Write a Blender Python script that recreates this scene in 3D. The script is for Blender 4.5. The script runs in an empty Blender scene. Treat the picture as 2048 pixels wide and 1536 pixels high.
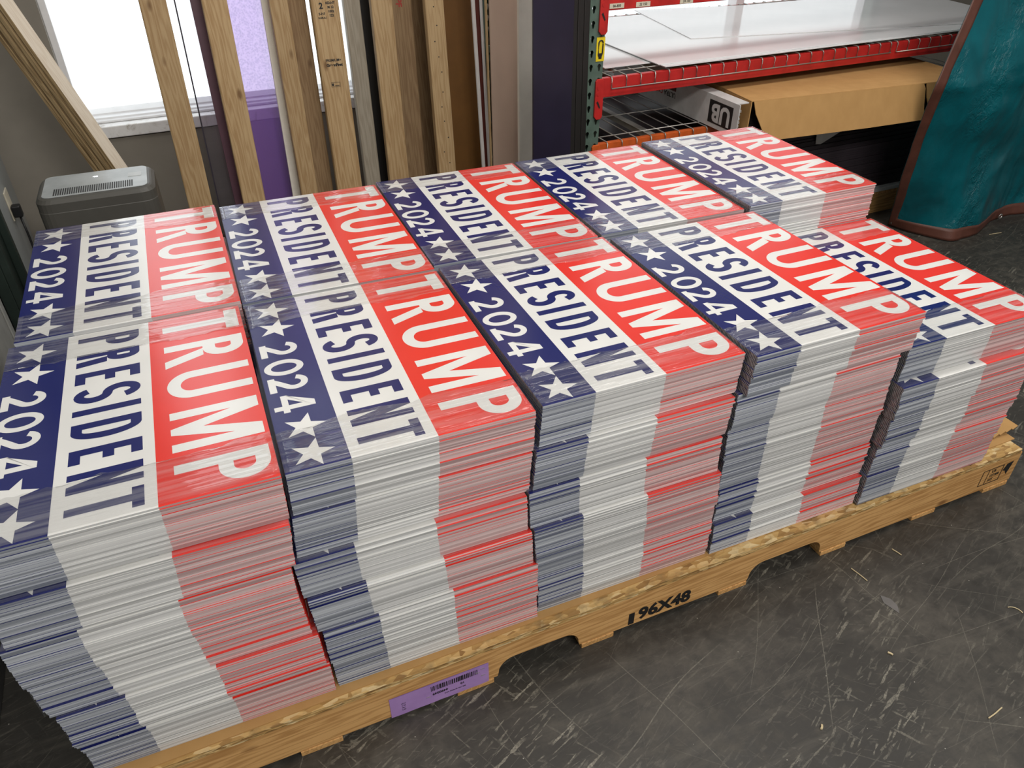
import bpy, bmesh, math, random
from mathutils import Matrix, Vector
from math import pi, sin, cos, radians
rnd = random.Random(7)
S = bpy.context.scene
COL = S.collection

# ------------------------------------------------------------------ camera
PXF = 1512.905                       # focal length in pixels of the 2048 px wide frame
yaw, pitch, roll = 0.390643818, 0.623111636, 0.00329479
cd = bpy.data.cameras.new('camera'); cam = bpy.data.objects.new('camera', cd); COL.objects.link(cam)
cd.sensor_fit = 'HORIZONTAL'; cd.sensor_width = 36.0; cd.lens = PXF / 2048 * 36.0
cd.clip_start = 0.02; cd.clip_end = 100
fw = Vector((sin(yaw) * cos(pitch), cos(yaw) * cos(pitch), -sin(pitch)))
rt = Vector((cos(yaw), -sin(yaw), 0)); dn = fw.cross(rt)
r2 = rt * cos(roll) + dn * sin(roll); d2 = -rt * sin(roll) + dn * cos(roll)
cam.matrix_world = Matrix(((r2.x, -d2.x, -fw.x, 0.55419652), (r2.y, -d2.y, -fw.y, -0.99684124), (r2.z, -d2.z, -fw.z, 1.59438753), (0, 0, 0, 1)))
S.camera = cam

# ------------------------------------------------------------------ light, exposure
w = bpy.data.worlds.new('warehouse_air'); S.world = w; w.use_nodes = True
w.node_tree.nodes['Background'].inputs[0].default_value = (1.0, 0.97, 0.93, 1)
w.node_tree.nodes['Background'].inputs[1].default_value = 0.22
S.view_settings.view_transform = 'Standard'; S.view_settings.look = 'None'
S.view_settings.exposure = 0.0; S.view_settings.gamma = 1.0; S.view_settings.use_curve_mapping = False

def area(name, loc, target, sx, sy, power, color):
    l = bpy.data.lights.new(name, 'AREA'); l.shape = 'RECTANGLE'; l.size = sx; l.size_y = sy; l.energy = power; l.color = color
    o = bpy.data.objects.new(name, l); COL.objects.link(o); o.location = loc
    o.rotation_euler = (Vector(target) - Vector(loc)).to_track_quat('-Z', 'Y').to_euler()
    return o
WARM = (1.0, 0.96, 0.91)
area('ceiling_or_fill_lamp', (1.5, -2.9, 3.5), (1.5, 0.3, 0.3), 2.4, 0.5, 108, WARM)
area('ceiling_or_fill_lamp', (3.4, 0.0, 3.9), (2.6, 0.4, 0), 0.5, 2.4, 34, WARM)
area('ceiling_or_fill_lamp', (0.2, 0.2, 3.9), (0.5, 0.4, 0), 0.4, 2.0, 10, WARM)
area('ceiling_or_fill_lamp', (2.0, 2.1, 3.4), (2.0, 1.0, 0), 2.4, 0.3, 10, WARM)  # added light at the back, gives the film bands something bright to reflect
area('ceiling_or_fill_lamp', (1.9, 0.4, 3.3), (1.8, 2.2, 0.9), 1.2, 0.3, 24, WARM)  # added fill light, brightens the upright boards and panels at the back

# ------------------------------------------------------------------ node helpers
def newmat(name):
    m = bpy.data.materials.new(name); m.use_nodes = True
    nt = m.node_tree; b = nt.nodes['Principled BSDF']
    return m, nt, b
def N(nt, t, **kw):
    n = nt.nodes.new(t)
    for k, v in kw.items(): setattr(n, k, v)
    return n
def math_(nt, op, a, b=None, c=None):
    n = N(nt, 'ShaderNodeMath', operation=op)
    for i, v in enumerate((a, b, c)):
        if v is None: continue
        if isinstance(v, (int, float)): n.inputs[i].default_value = v
        else: nt.links.new(v, n.inputs[i])
    return n.outputs[0]
def mixc(nt, f, a, b, bt='MIX'):
    n = N(nt, 'ShaderNodeMix', data_type='RGBA', blend_type=bt)
    for s, v in (('Factor', f), ('A', a), ('B', b)):
        ss = [i for i in n.inputs if i.name == s and (i.type == 'RGBA' if s != 'Factor' else i.type == 'VALUE')][0]
        if isinstance(v, (int, float)): ss.default_value = v
        elif isinstance(v, tuple): ss.default_value = (*v[:3], 1)
        else: nt.links.new(v, ss)
    return [o for o in n.outputs if o.type == 'RGBA'][0]
def coords(nt, kind='Object', scale=(1, 1, 1), rot=(0, 0, 0), loc=None):
    tc = N(nt, 'ShaderNodeTexCoord'); mp = N(nt, 'ShaderNodeMapping')
    nt.links.new(tc.outputs[kind], mp.inputs[0])
    mp.inputs['Scale'].default_value = scale; mp.inputs['Rotation'].default_value = rot
    if loc is not None:
        if isinstance(loc, tuple): mp.inputs['Location'].default_value = loc
        else: nt.links.new(loc, mp.inputs['Location'])
    return mp.outputs[0]
def noise(nt, vec, scale, detail=3, rough=.55, dist=0):
    n = N(nt, 'ShaderNodeTexNoise'); nt.links.new(vec, n.inputs['Vector'])
    n.inputs['Scale'].default_value = scale; n.inputs['Detail'].default_value = detail
    n.inputs['Roughness'].default_value = rough; n.inputs['Distortion'].default_value = dist
    return n.outputs['Fac']
def ramp(nt, f, stops):
    n = N(nt, 'ShaderNodeValToRGB'); nt.links.new(f, n.inputs[0]); e = n.color_ramp.elements
    while len(e) < len(stops): e.new(.5)
    for el, (p, c) in zip(e, stops):
        el.position = p; el.color = (*c, 1) if isinstance(c, tuple) else (c, c, c, 1)
    return n.outputs[0]
def bump(nt, b, h, strength, dist):
    n = N(nt, 'ShaderNodeBump'); nt.links.new(h, n.inputs['Height'])
    n.inputs['Strength'].default_value = strength; n.inputs['Distance'].default_value = dist
    if b is not None: nt.links.new(n.outputs[0], b.inputs['Normal'])
    return n.outputs[0]
def objrandom(nt):
    return N(nt, 'ShaderNodeObjectInfo').outputs['Random']
def mapr(nt, v, a, b, c, d):
    n = N(nt, 'ShaderNodeMapRange'); nt.links.new(v, n.inputs[0])
    for i, x in enumerate((a, b, c, d)): n.inputs[i + 1].default_value = x
    return n.outputs[0]
def set_in(b, **kw):
    for k, v in kw.items(): b.inputs[k.replace('_', ' ')].default_value = v

def mat_plain(name, col, rough=.5, metal=0, var=0.06, nscale=18, spec=.5, bmp=0.0, coat=0):
    m, nt, b = newmat(name)
    f = noise(nt, coords(nt), nscale, 4)
    lo = tuple(c * (1 - var * 2.2) for c in col); hi = tuple(min(1, c * (1 + var * 1.6)) for c in col)
    nt.links.new(ramp(nt, f, [(.3, lo), (.7, hi)]), b.inputs['Base Color'])
    set_in(b, Roughness=rough, Metallic=metal); b.inputs['Specular IOR Level'].default_value = spec
    if bmp: bump(nt, b, noise(nt, coords(nt), nscale * 4, 4), bmp, .002)
    return m

def mat_wood(name, light, dark, rough=.6, ring=1.0, knots=True):
    m, nt, b = newmat(name)
    r = objrandom(nt)
    off = N(nt, 'ShaderNodeCombineXYZ')
    for i, k in enumerate((7.1, 3.3, 19.7)): nt.links.new(math_(nt, 'MULTIPLY', r, k), off.inputs[i])
    v = coords(nt, scale=(1, 1, .07), loc=off.outputs[0])
    v2 = coords(nt, scale=(1, 1, 1), loc=off.outputs[0])
    base = noise(nt, v, 5, 3, .6, .6)
    rings = N(nt, 'ShaderNodeTexWave', wave_type='BANDS', bands_direction='DIAGONAL')
    nt.links.new(v, rings.inputs[0]); rings.inputs['Scale'].default_value = 34 * ring
    rings.inputs['Distortion'].default_value = 10; rings.inputs['Detail'].default_value = 2; rings.inputs['Detail Scale'].default_value = 2.0
    fine = noise(nt, coords(nt, scale=(1, 1, .02), loc=off.outputs[0]), 260, 2)
    f = math_(nt, 'ADD', math_(nt, 'MULTIPLY', rings.outputs['Fac'], .22), math_(nt, 'MULTIPLY', base, .45))
    f = math_(nt, 'ADD', f, math_(nt, 'MULTIPLY', fine, .25))
    c = ramp(nt, f, [(.36, light), (.66, dark)])
    if knots:
        vo = N(nt, 'ShaderNodeTexVoronoi'); nt.links.new(coords(nt, scale=(1, .6, .45), loc=off.outputs[0]), vo.inputs['Vector']); vo.inputs['Scale'].default_value = 16
        k = ramp(nt, vo.outputs['Distance'], [(.08, 1.0), (.20, 0.0)])
        pick = math_(nt, 'GREATER_THAN', N(nt, 'ShaderNodeSeparateColor').outputs[0], .5)
        sc = nt.nodes[-1]
        sep = [n for n in nt.nodes if n.bl_idname == 'ShaderNodeSeparateColor'][-1]
        nt.links.new(vo.outputs['Color'], sep.inputs[0])
        pick.node.inputs[1].default_value = .62
        c = mixc(nt, math_(nt, 'MULTIPLY', math_(nt, 'MULTIPLY', k, pick), .75), c, (dark[0] * .35, dark[1] * .25, dark[2] * .18))
    br = mapr(nt, r, 0, 1, .88, 1.1)
    c = mixc(nt, 1.0, c, N(nt, 'ShaderNodeCombineColor').outputs[0], 'MULTIPLY')
    cc = [n for n in nt.nodes if n.bl_idname == 'ShaderNodeCombineColor'][-1]
    for i in range(3): nt.links.new(br, cc.inputs[i])
    nt.links.new(c, b.inputs['Base Color']); set_in(b, Roughness=rough); b.inputs['Specular IOR Level'].default_value = .3
    bump(nt, b, fine, .15, .001)
    return m

# ------------------------------------------------------------------ materials
M = {}
def mat_print(name, col):
    m, nt, b = newmat(name)
    f = N(nt, 'ShaderNodeTexWave', wave_type='BANDS', bands_direction='Y'); nt.links.new(coords(nt), f.inputs[0])
    f.inputs['Scale'].default_value = 55; f.inputs['Distortion'].default_value = 0
    n = noise(nt, coords(nt), 6, 2)
    nt.links.new(ramp(nt, n, [(.3, tuple(c * .94 for c in col)), (.7, tuple(min(1, c * 1.04) for c in col))]), b.inputs['Base Color'])
    set_in(b, Roughness=.20); b.inputs['Specular IOR Level'].default_value = .85
    bump(nt, b, f.outputs['Fac'], .04, .0006)
    return m
M['white'] = mat_print('sign_white_ink', (.80, .80, .775))
M['red'] = mat_print('sign_red_ink', (.80, .040, .028))
M['navy'] = mat_print('sign_navy_ink', (.011, .016, .125))
def mat_edge(name, col, c2):
    m, nt, b = newmat(name)
    r = objrandom(nt)
    n = noise(nt, coords(nt, scale=(.35, 1, 1)), 40, 3)
    c = mixc(nt, mapr(nt, r, 0, 1, 0, 1), col, c2)
    c = mixc(nt, math_(nt, 'MULTIPLY', n, .25), c, tuple(x * .75 for x in col))
    nt.links.new(c, b.inputs['Base Color']); set_in(b, Roughness=.4)
    return m
M['edge_white'] = mat_edge('plastic_edge_white', (.43, .435, .435), (.90, .905, .90))
M['edge_red'] = mat_edge('plastic_edge_pink', (.40, .265, .265), (.88, .70, .69))
M['edge_blue'] = mat_edge('plastic_edge_grey', (.175, .195, .235), (.64, .675, .73))
m, nt, b = newmat('plastic_flute_ends'); M['flute'] = m
f = N(nt, 'ShaderNodeTexWave', wave_type='BANDS', bands_direction='Y'); nt.links.new(coords(nt), f.inputs[0]); f.inputs['Scale'].default_value = 70
nt.links.new(ramp(nt, f.outputs['Fac'], [(.35, (.03, .03, .035)), (.75, (.5, .5, .5))]), b.inputs['Base Color'])
# stretch film: mostly clear, streaky gloss along the pull direction
m = bpy.data.materials.new('stretch_film'); m.use_nodes = True; nt = m.node_tree; nt.nodes.clear(); M['film'] = m
out = N(nt, 'ShaderNodeOutputMaterial'); tr = N(nt, 'ShaderNodeBsdfTransparent'); df = N(nt, 'ShaderNodeBsdfDiffuse'); gl = N(nt, 'ShaderNodeBsdfGlossy')
df.inputs[0].default_value = (.9, .9, .9, 1); gl.inputs['Roughness'].default_value = .05; gl.inputs[0].default_value = (1, 1, 1, 1)
ofs = N(nt, 'ShaderNodeCombineXYZ'); rr = objrandom(nt)
for i in range(3): nt.links.new(math_(nt, 'MULTIPLY', rr, 13.7 + 5 * i), ofs.inputs[i])
st = noise(nt, coords(nt, scale=(.035, 1, 1), loc=ofs.outputs[0]), 85, 2.5, .55, .4)
st2 = noise(nt, coords(nt, scale=(.5, 1, 1), loc=ofs.outputs[0]), 14, 3)
hh = math_(nt, 'ADD', st, math_(nt, 'MULTIPLY', st2, 1.6))
bn = bump(nt, None, hh, .45, .005)
nt.links.new(bn, gl.inputs['Normal'])
veil = ramp(nt, st, [(.42, .02), (.72, .17)])
m1 = N(nt, 'ShaderNodeMixShader'); nt.links.new(veil, m1.inputs[0]); nt.links.new(tr.outputs[0], m1.inputs[1]); nt.links.new(df.outputs[0], m1.inputs[2])
fr = N(nt, 'ShaderNodeFresnel'); fr.inputs[0].default_value = 1.55; nt.links.new(bn, fr.inputs['Normal'])
m2 = N(nt, 'ShaderNodeMixShader'); nt.links.new(math_(nt, 'MINIMUM', math_(nt, 'MULTIPLY', fr.outputs[0], .95), .42), m2.inputs[0]); nt.links.new(m1.outputs[0], m2.inputs[1]); nt.links.new(gl.outputs[0], m2.inputs[2])
nt.links.new(m2.outputs[0], out.inputs[0])

# floor: dark sealed concrete covered in fine pale scratches and chips
m, nt, b = newmat('scratched_dark_concrete'); M['floor'] = m
wc = coords(nt)
base = noise(nt, wc, 2.2, 6, .62); base2 = noise(nt, wc, 26, 5, .65); base3 = noise(nt, wc, .7, 3)
bf = math_(nt, 'ADD', math_(nt, 'MULTIPLY', base, .5), math_(nt, 'ADD', math_(nt, 'MULTIPLY', base2, .35), math_(nt, 'MULTIPLY', base3, .25)))
bc = ramp(nt, bf, [(.36, (.018, .0168, .0145)), (.56, (.038, .0352, .030)), (.74, (.092, .083, .068))])
warp = N(nt, 'ShaderNodeTexNoise'); nt.links.new(wc, warp.inputs['Vector']); warp.inputs['Scale'].default_value = 1.6; warp.inputs['Detail'].default_value = 1
fineN = noise(nt, wc, 220, 2); midN = noise(nt, wc, 34, 3)
total = None
def scratch(ang, freq, ufreq, dens, seed, width, gain, warpamt, rough_edge):
    global total
    vm = N(nt, 'ShaderNodeVectorMath', operation='MULTIPLY_ADD')
    nt.links.new(warp.outputs['Color'], vm.inputs[0]); vm.inputs[1].default_value = (warpamt,) * 3; nt.links.new(wc, vm.inputs[2])
    mp = N(nt, 'ShaderNodeMapping'); nt.links.new(vm.outputs[0], mp.inputs[0]); mp.inputs['Rotation'].default_value = (0, 0, radians(ang)); mp.inputs['Location'].default_value = (seed * 1.37, seed * 2.11, 0)
    sx = N(nt, 'ShaderNodeSeparateXYZ'); nt.links.new(mp.outputs[0], sx.inputs[0])
    v = math_(nt, 'MULTIPLY', sx.outputs[1], freq); cell = math_(nt, 'FLOOR', v); fr_ = math_(nt, 'FRACT', v)
    w1 = N(nt, 'ShaderNodeTexWhiteNoise', noise_dimensions='1D'); nt.links.new(math_(nt, 'ADD', cell, seed * 17.3), w1.inputs['W'])
    u = math_(nt, 'ADD', math_(nt, 'MULTIPLY', sx.outputs[0], ufreq), math_(nt, 'MULTIPLY', w1.outputs['Value'], 37))
    uc = math_(nt, 'FLOOR', u); uf = math_(nt, 'FRACT', u)
    w2 = N(nt, 'ShaderNodeTexWhiteNoise', noise_dimensions='2D'); cb = N(nt, 'ShaderNodeCombineXYZ')
    nt.links.new(cell, cb.inputs[0]); nt.links.new(math_(nt, 'ADD', uc, seed * 3.1), cb.inputs[1]); nt.links.new(cb.outputs[0], w2.inputs['Vector'])
    on = math_(nt, 'LESS_THAN', w2.outputs['Value'], dens)
    sep = N(nt, 'ShaderNodeSeparateColor'); nt.links.new(w2.outputs['Color'], sep.inputs[0])
    c = math_(nt, 'ADD', math_(nt, 'MULTIPLY', sep.outputs[1], .5), .25)
    tilt = math_(nt, 'MULTIPLY', math_(nt, 'SUBTRACT', uf, .5), math_(nt, 'MULTIPLY', math_(nt, 'SUBTRACT', sep.outputs[2], .5), .45))
    d = math_(nt, 'ABSOLUTE', math_(nt, 'SUBTRACT', fr_, math_(nt, 'ADD', c, tilt)))
    wd = math_(nt, 'MULTIPLY', width, math_(nt, 'ADD', .25, sep.outputs[2]))
    if rough_edge: wd = math_(nt, 'MULTIPLY', wd, mapr(nt, midN, .35, .65, .1, 1.8))
    line = math_(nt, 'LESS_THAN', d, wd)
    ends = ramp(nt, math_(nt, 'ABSOLUTE', math_(nt, 'SUBTRACT', uf, .5)), [(.30, 1.0), (.46, 0.0)])
    x = math_(nt, 'MULTIPLY', math_(nt, 'MULTIPLY', line, on), math_(nt, 'MULTIPLY', ends, math_(nt, 'MULTIPLY', sep.outputs[0], gain)))
    x = math_(nt, 'MULTIPLY', x, mapr(nt, fineN, .3, .7, .25, 1.3))
    total = x if total is None else math_(nt, 'MAXIMUM', total, x)
clump = ramp(nt, noise(nt, coords(nt, loc=(3.3, 1.7, 0)), 1.7, 3, .6), [(.44, .20), (.60, 1.15)])
for a, fq, uq, dn_, wd_, g_, wa, re_ in [(-24, 6, 1.6, .45, .006, .75, .14, 0), (33, 5, 1.6, .45, .006, .75, .12, 0), (41, 9, 2.6, .35, .009, .55, .09, 0), (5, 7, 2.0, .4, .007, .55, .12, 0),
        (-8, 9, 2.2, .40, .010, .5, .2, 0), (78, 6, 2.0, .40, .006, .6, .08, 0), (-52, 6, 2.0, .45, .006, .6, .1, 0), (-66, 7, 2.2, .35, .008, .5, .1, 0), (-30, 30, 7, .25, .025, .45, .1, 0), (-12, 34, 8, .25, .03, .45, .1, 0)]:
    scratch(a, fq, uq, dn_, a * .13 + fq, wd_, g_, wa, re_)
lines = total; total = None
for a, fq, uq, dn_, wd_, g_, wa, re_ in [(-20, 18, 5, .35, .05, 1.3, .06, 1), (-22, 46, 12, .36, .11, 1.4, .03, 1), (60, 40, 13, .20, .08, 1.2, .05, 1), (-30, 90, 26, .26, .18, 1.3, .03, 1), (-14, 130, 40, .2, .25, 1.3, .03, 1), (25, 110, 45, .14, .22, 1.2, .03, 1)]:
    scratch(a, fq, uq, dn_, a * .13 + fq, wd_, g_, wa, re_)
total = math_(nt, 'MAXIMUM', lines, math_(nt, 'MULTIPLY', total, clump))
smear = noise(nt, coords(nt, scale=(.6, 6, 1), rot=(0, 0, radians(-22))), 3, 6, .7)
bc = mixc(nt, ramp(nt, smear, [(.52, 0.0), (.78, .38)]), bc, (.165, .15, .122))
col = mixc(nt, math_(nt, 'MINIMUM', math_(nt, 'MULTIPLY', total, 1.6), .85), bc, (.33, .31, .25))
vo = N(nt, 'ShaderNodeTexVoronoi'); nt.links.new(wc, vo.inputs['Vector']); vo.inputs['Scale'].default_value = 26
speck = math_(nt, 'LESS_THAN', vo.outputs['Distance'], .035)
col = mixc(nt, math_(nt, 'MULTIPLY', speck, .7), col, (.5, .48, .42))
nt.links.new(col, b.inputs['Base Color'])
nt.links.new(mapr(nt, base2, .3, .7, .38, .6), b.inputs['Roughness']); b.inputs['Specular IOR Level'].default_value = .45
bump(nt, b, base2, .1, .002)

M['wall'] = mat_plain('painted_wall_beige_grey', (.235, .215, .18), .75, var=.07, nscale=3, bmp=.06)
M['wall_left'] = mat_plain('painted_wall_grey', (.30, .31, .30), .6, var=.05, nscale=3)
M['base'] = mat_plain('dark_rubber_base', (.06, .06, .06), .5)
M['win_white'] = mat_plain('white_vinyl', (.82, .83, .84), .35, var=.02)
m, nt, b = newmat('marble_sill'); M['marble'] = m
mv = noise(nt, coords(nt), 9, 8, .7, 2.5)
nt.links.new(ramp(nt, mv, [(.34, (.55, .52, .48)), (.46, (.84, .84, .83)), (.7, (.90, .90, .90))]), b.inputs['Base Color']); set_in(b, Roughness=.3)
# daylight through pebbled privacy glass
m = bpy.data.materials.new('pebbled_window_glass'); m.use_nodes = True; nt = m.node_tree; M['pane'] = m
nt.nodes.clear(); out = N(nt, 'ShaderNodeOutputMaterial'); em = N(nt, 'ShaderNodeEmission')
pv = N(nt, 'ShaderNodeTexVoronoi'); nt.links.new(coords(nt), pv.inputs['Vector']); pv.inputs['Scale'].default_value = 120
pc = ramp(nt, pv.outputs['Distance'], [(.08, (.38, .42, .435)), (.40, (.47, .50, .51)), (.75, (.56, .58, .59))])
nt.links.new(pc, em.inputs[0]); em.inputs[1].default_value = 3.4
nt.links.new(em.outputs[0], out.inputs[0])
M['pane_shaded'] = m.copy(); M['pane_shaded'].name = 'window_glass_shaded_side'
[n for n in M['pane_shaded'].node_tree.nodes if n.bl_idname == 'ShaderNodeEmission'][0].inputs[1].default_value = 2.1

M['pine'] = mat_wood('pine_lumber', (.47, .33, .175), (.34, .21, .095))
M['pine_pale'] = mat_wood('pale_pine_board', (.66, .58, .47), (.56, .46, .35), knots=False)
M['pine_dark'] = mat_wood('shade_darkened_lumber', (.27, .18, .095), (.18, .105, .05))  # pine for the set-back boards, their shade put into a darker brown
M['pine_grey'] = mat_wood('weathered_grey_lumber', (.38, .34, .27), (.29, .25, .19))
M['ply_edge'] = mat_wood('plywood_edge', (.50, .36, .19), (.20, .12, .05), knots=False)
M['plum'] = mat_plain('plum_plastic_sheet', (.10, .045, .065), .4)
M['black'] = mat_plain('black_plastic', (.008, .008, .009), .5)
M['amber'] = mat_plain('brown_panel', (.19, .085, .018), .5, var=.08, nscale=6)
M['beige'] = mat_plain('beige_panel', (.56, .41, .32), .55, var=.04, nscale=4)
M['cream'] = mat_plain('cream_foam_board', (.90, .86, .77), .6, var=.02)
M['whitestrip'] = mat_plain('white_trim_strip', (.74, .72, .70), .5, var=.03)
M['maroon'] = mat_plain('maroon_strip', (.11, .02, .012), .45)
M['navypanel'] = mat_plain('dark_purple_panel', (.016, .013, .030), .35, var=.1, nscale=5)
M['frameblack'] = mat_plain('black_metal_frame', (.012, .011, .010), .5)
def mat_acrylic(name, col, rough, trans):
    m, nt, b = newmat(name)
    n = noise(nt, coords(nt, scale=(1, 1, .2)), 8, 3)
    nt.links.new(ramp(nt, n, [(.3, tuple(c * .92 for c in col)), (.7, col)]), b.inputs['Base Color'])
    set_in(b, Roughness=rough, IOR=1.45); b.inputs['Transmission Weight'].default_value = trans
    return m
m = bpy.data.materials.new('lavender_acrylic'); m.use_nodes = True; nt = m.node_tree; nt.nodes.clear(); M['lavender'] = m
out = N(nt, 'ShaderNodeOutputMaterial'); tr = N(nt, 'ShaderNodeBsdfTransparent'); df = N(nt, 'ShaderNodeBsdfDiffuse'); gl = N(nt, 'ShaderNodeBsdfGlossy'); x1 = N(nt, 'ShaderNodeMixShader'); x2 = N(nt, 'ShaderNodeMixShader'); fr = N(nt, 'ShaderNodeFresnel')
tr.inputs[0].default_value = (.90, .84, .98, 1); df.inputs[0].default_value = (.36, .20, .64, 1); gl.inputs['Roughness'].default_value = .12
x1.inputs[0].default_value = .34; nt.links.new(tr.outputs[0], x1.inputs[1]); nt.links.new(df.outputs[0], x1.inputs[2]); nt.links.new(fr.outputs[0], x2.inputs[0]); nt.links.new(x1.outputs[0], x2.inputs[1]); nt.links.new(gl.outputs[0], x2.inputs[2]); nt.links.new(x2.outputs[0], out.inputs[0])
M['clear'] = mat_acrylic('clear_acrylic', (.84, .82, .88), .03, .97)
M['acryl_edge'] = mat_plain('dark_acrylic_edge', (.04, .035, .05), .3)
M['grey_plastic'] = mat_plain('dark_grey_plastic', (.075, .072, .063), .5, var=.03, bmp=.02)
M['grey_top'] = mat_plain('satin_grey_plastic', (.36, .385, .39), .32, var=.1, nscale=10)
M['vent'] = mat_plain('vent_black', (.012, .012, .012), .6)
M['sticker'] = mat_plain('pale_sticker', (.46, .48, .48), .4)
m = bpy.data.materials.new('lit_display'); m.use_nodes = True; nt = m.node_tree; nt.nodes['Principled BSDF'].inputs['Emission Color'].default_value = (.9, .95, 1, 1); nt.nodes['Principled BSDF'].inputs['Emission Strength'].default_value = 1.3; M['lit'] = m
M['ink'] = mat_plain('black_ink', (.012, .011, .011), .6)
M['ink_red'] = mat_plain('red_ink', (.35, .03, .02), .6)
M['green'] = mat_plain('rack_green_paint', (.090, .140, .112), .45, var=.1, nscale=25)
M['rackred'] = mat_plain('rack_red_paint', (.50, .022, .020), .38, var=.1, nscale=14)
M['rackorange'] = mat_plain('rack_orange_paint', (.58, .105, .018), .38, var=.14, nscale=14)
M['wire'] = mat_plain('galvanised_wire', (.42, .41, .38), .4, metal=.6)
M['yellow'] = mat_plain('yellow_sticker', (.80, .62, .02), .4)
M['label'] = mat_plain('cream_label', (.62, .57, .45), .5)
M['sheet'] = mat_plain('glossy_white_sheet', (.76, .77, .78), .10, var=.02, nscale=3)
m, nt, b = newmat('kraft_cardboard'); M['kraft'] = m
kn = noise(nt, coords(nt, scale=(1, 1, .6)), 18, 6)
nt.links.new(ramp(nt, kn, [(.3, (.46, .265, .10)), (.7, (.52, .305, .12))]), b.inputs['Base Color']); set_in(b, Roughness=.8); b.inputs['Specular IOR Level'].default_value = .2
M['whitebox'] = mat_plain('white_carton', (.60, .60, .59), .6, var=.05)
M['darksheet'] = mat_plain('dark_glossy_sheet', (.040, .032, .038), .34, var=.15, nscale=5)
m, nt, b = newmat('teal_tarp'); M['tarp'] = m
tw = N(nt, 'ShaderNodeTexVoronoi', feature='DISTANCE_TO_EDGE'); nt.links.new(coords(nt), tw.inputs['Vector']); tw.inputs['Scale'].default_value = 7
tn = noise(nt, coords(nt, scale=(1, 1, .5)), 9, 6, .62, 1.0)
nt.links.new(ramp(nt, tn, [(.3, (.000, .080, .100)), (.75, (.000, .115, .140))]), b.inputs['Base Color']); set_in(b, Roughness=.30); b.inputs['Specular IOR Level'].default_value = .4
tn2 = noise(nt, coords(nt, scale=(1, 1, .7)), 38, 4, .6, .8); tb = noise(nt, coords(nt, scale=(1, 1, .55)), 3.2, 2.5, .5, .4); tm = noise(nt, coords(nt, scale=(1.4, 1, .6), rot=(0, radians(-25), 0), loc=(.4, 0, .35)), 3.2, 1)
bump(nt, b, math_(nt, 'ADD', tb, math_(nt, 'MULTIPLY', tn2, ramp(nt, tm, [(.46, .02), (.60, .20)]))), 1.0, .07)
M['hem'] = mat_plain('brown_hem', (.105, .035, .022), .5, var=.1)
M['brass'] = mat_plain('metal_grommet', (.5, .5, .48), .35, metal=.9)
m, nt, b = newmat('osb_flakes'); M['osb'] = m
ov = N(nt, 'ShaderNodeTexVoronoi'); nt.links.new(coords(nt, scale=(.5, 1.2, 2.2), rot=(0, .5, .3)), ov.inputs['Vector']); ov.inputs['Scale'].default_value = 85
os_ = N(nt, 'ShaderNodeSeparateColor'); nt.links.new(ov.outputs['Color'], os_.inputs[0])
on_ = noise(nt, coords(nt), 30, 4)
oc = ramp(nt, os_.outputs[0], [(.0, (.30, .16, .05)), (.35, (.50, .30, .10)), (.7, (.66, .44, .18)), (.95, (.72, .54, .28))])
oc = mixc(nt, ramp(nt, on_, [(.5, 0.0), (.7, .6)]), oc, (.24, .16, .07))
nt.links.new(oc, b.inputs['Base Color']); set_in(b, Roughness=.7); bump(nt, b, ov.outputs['Distance'], .6, .004)
M['pallet'] = mat_wood('pallet_pine', (.72, .42, .165), (.44, .22, .07))
m, nt, b = newmat('purple_paper_tag'); M['purple'] = m
pn = noise(nt, coords(nt), 14, 3)
nt.links.new(ramp(nt, pn, [(.3, (.40, .235, .56)), (.7, (.47, .29, .63))]), b.inputs['Base Color']); set_in(b, Roughness=.4); bump(nt, b, pn, .25, .01)
M['steel_green'] = mat_plain('dark_green_steel', (.022, .034, .028), .45)
M['greypanel'] = mat_plain('pale_grey_panel', (.34, .34, .32), .6)
M['straw'] = mat_plain('pale_wood_sliver', (.68, .56, .34), .7)
M['clearbit'] = mat_plain('clear_plastic_scrap', (.16, .155, .15), .15)

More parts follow.
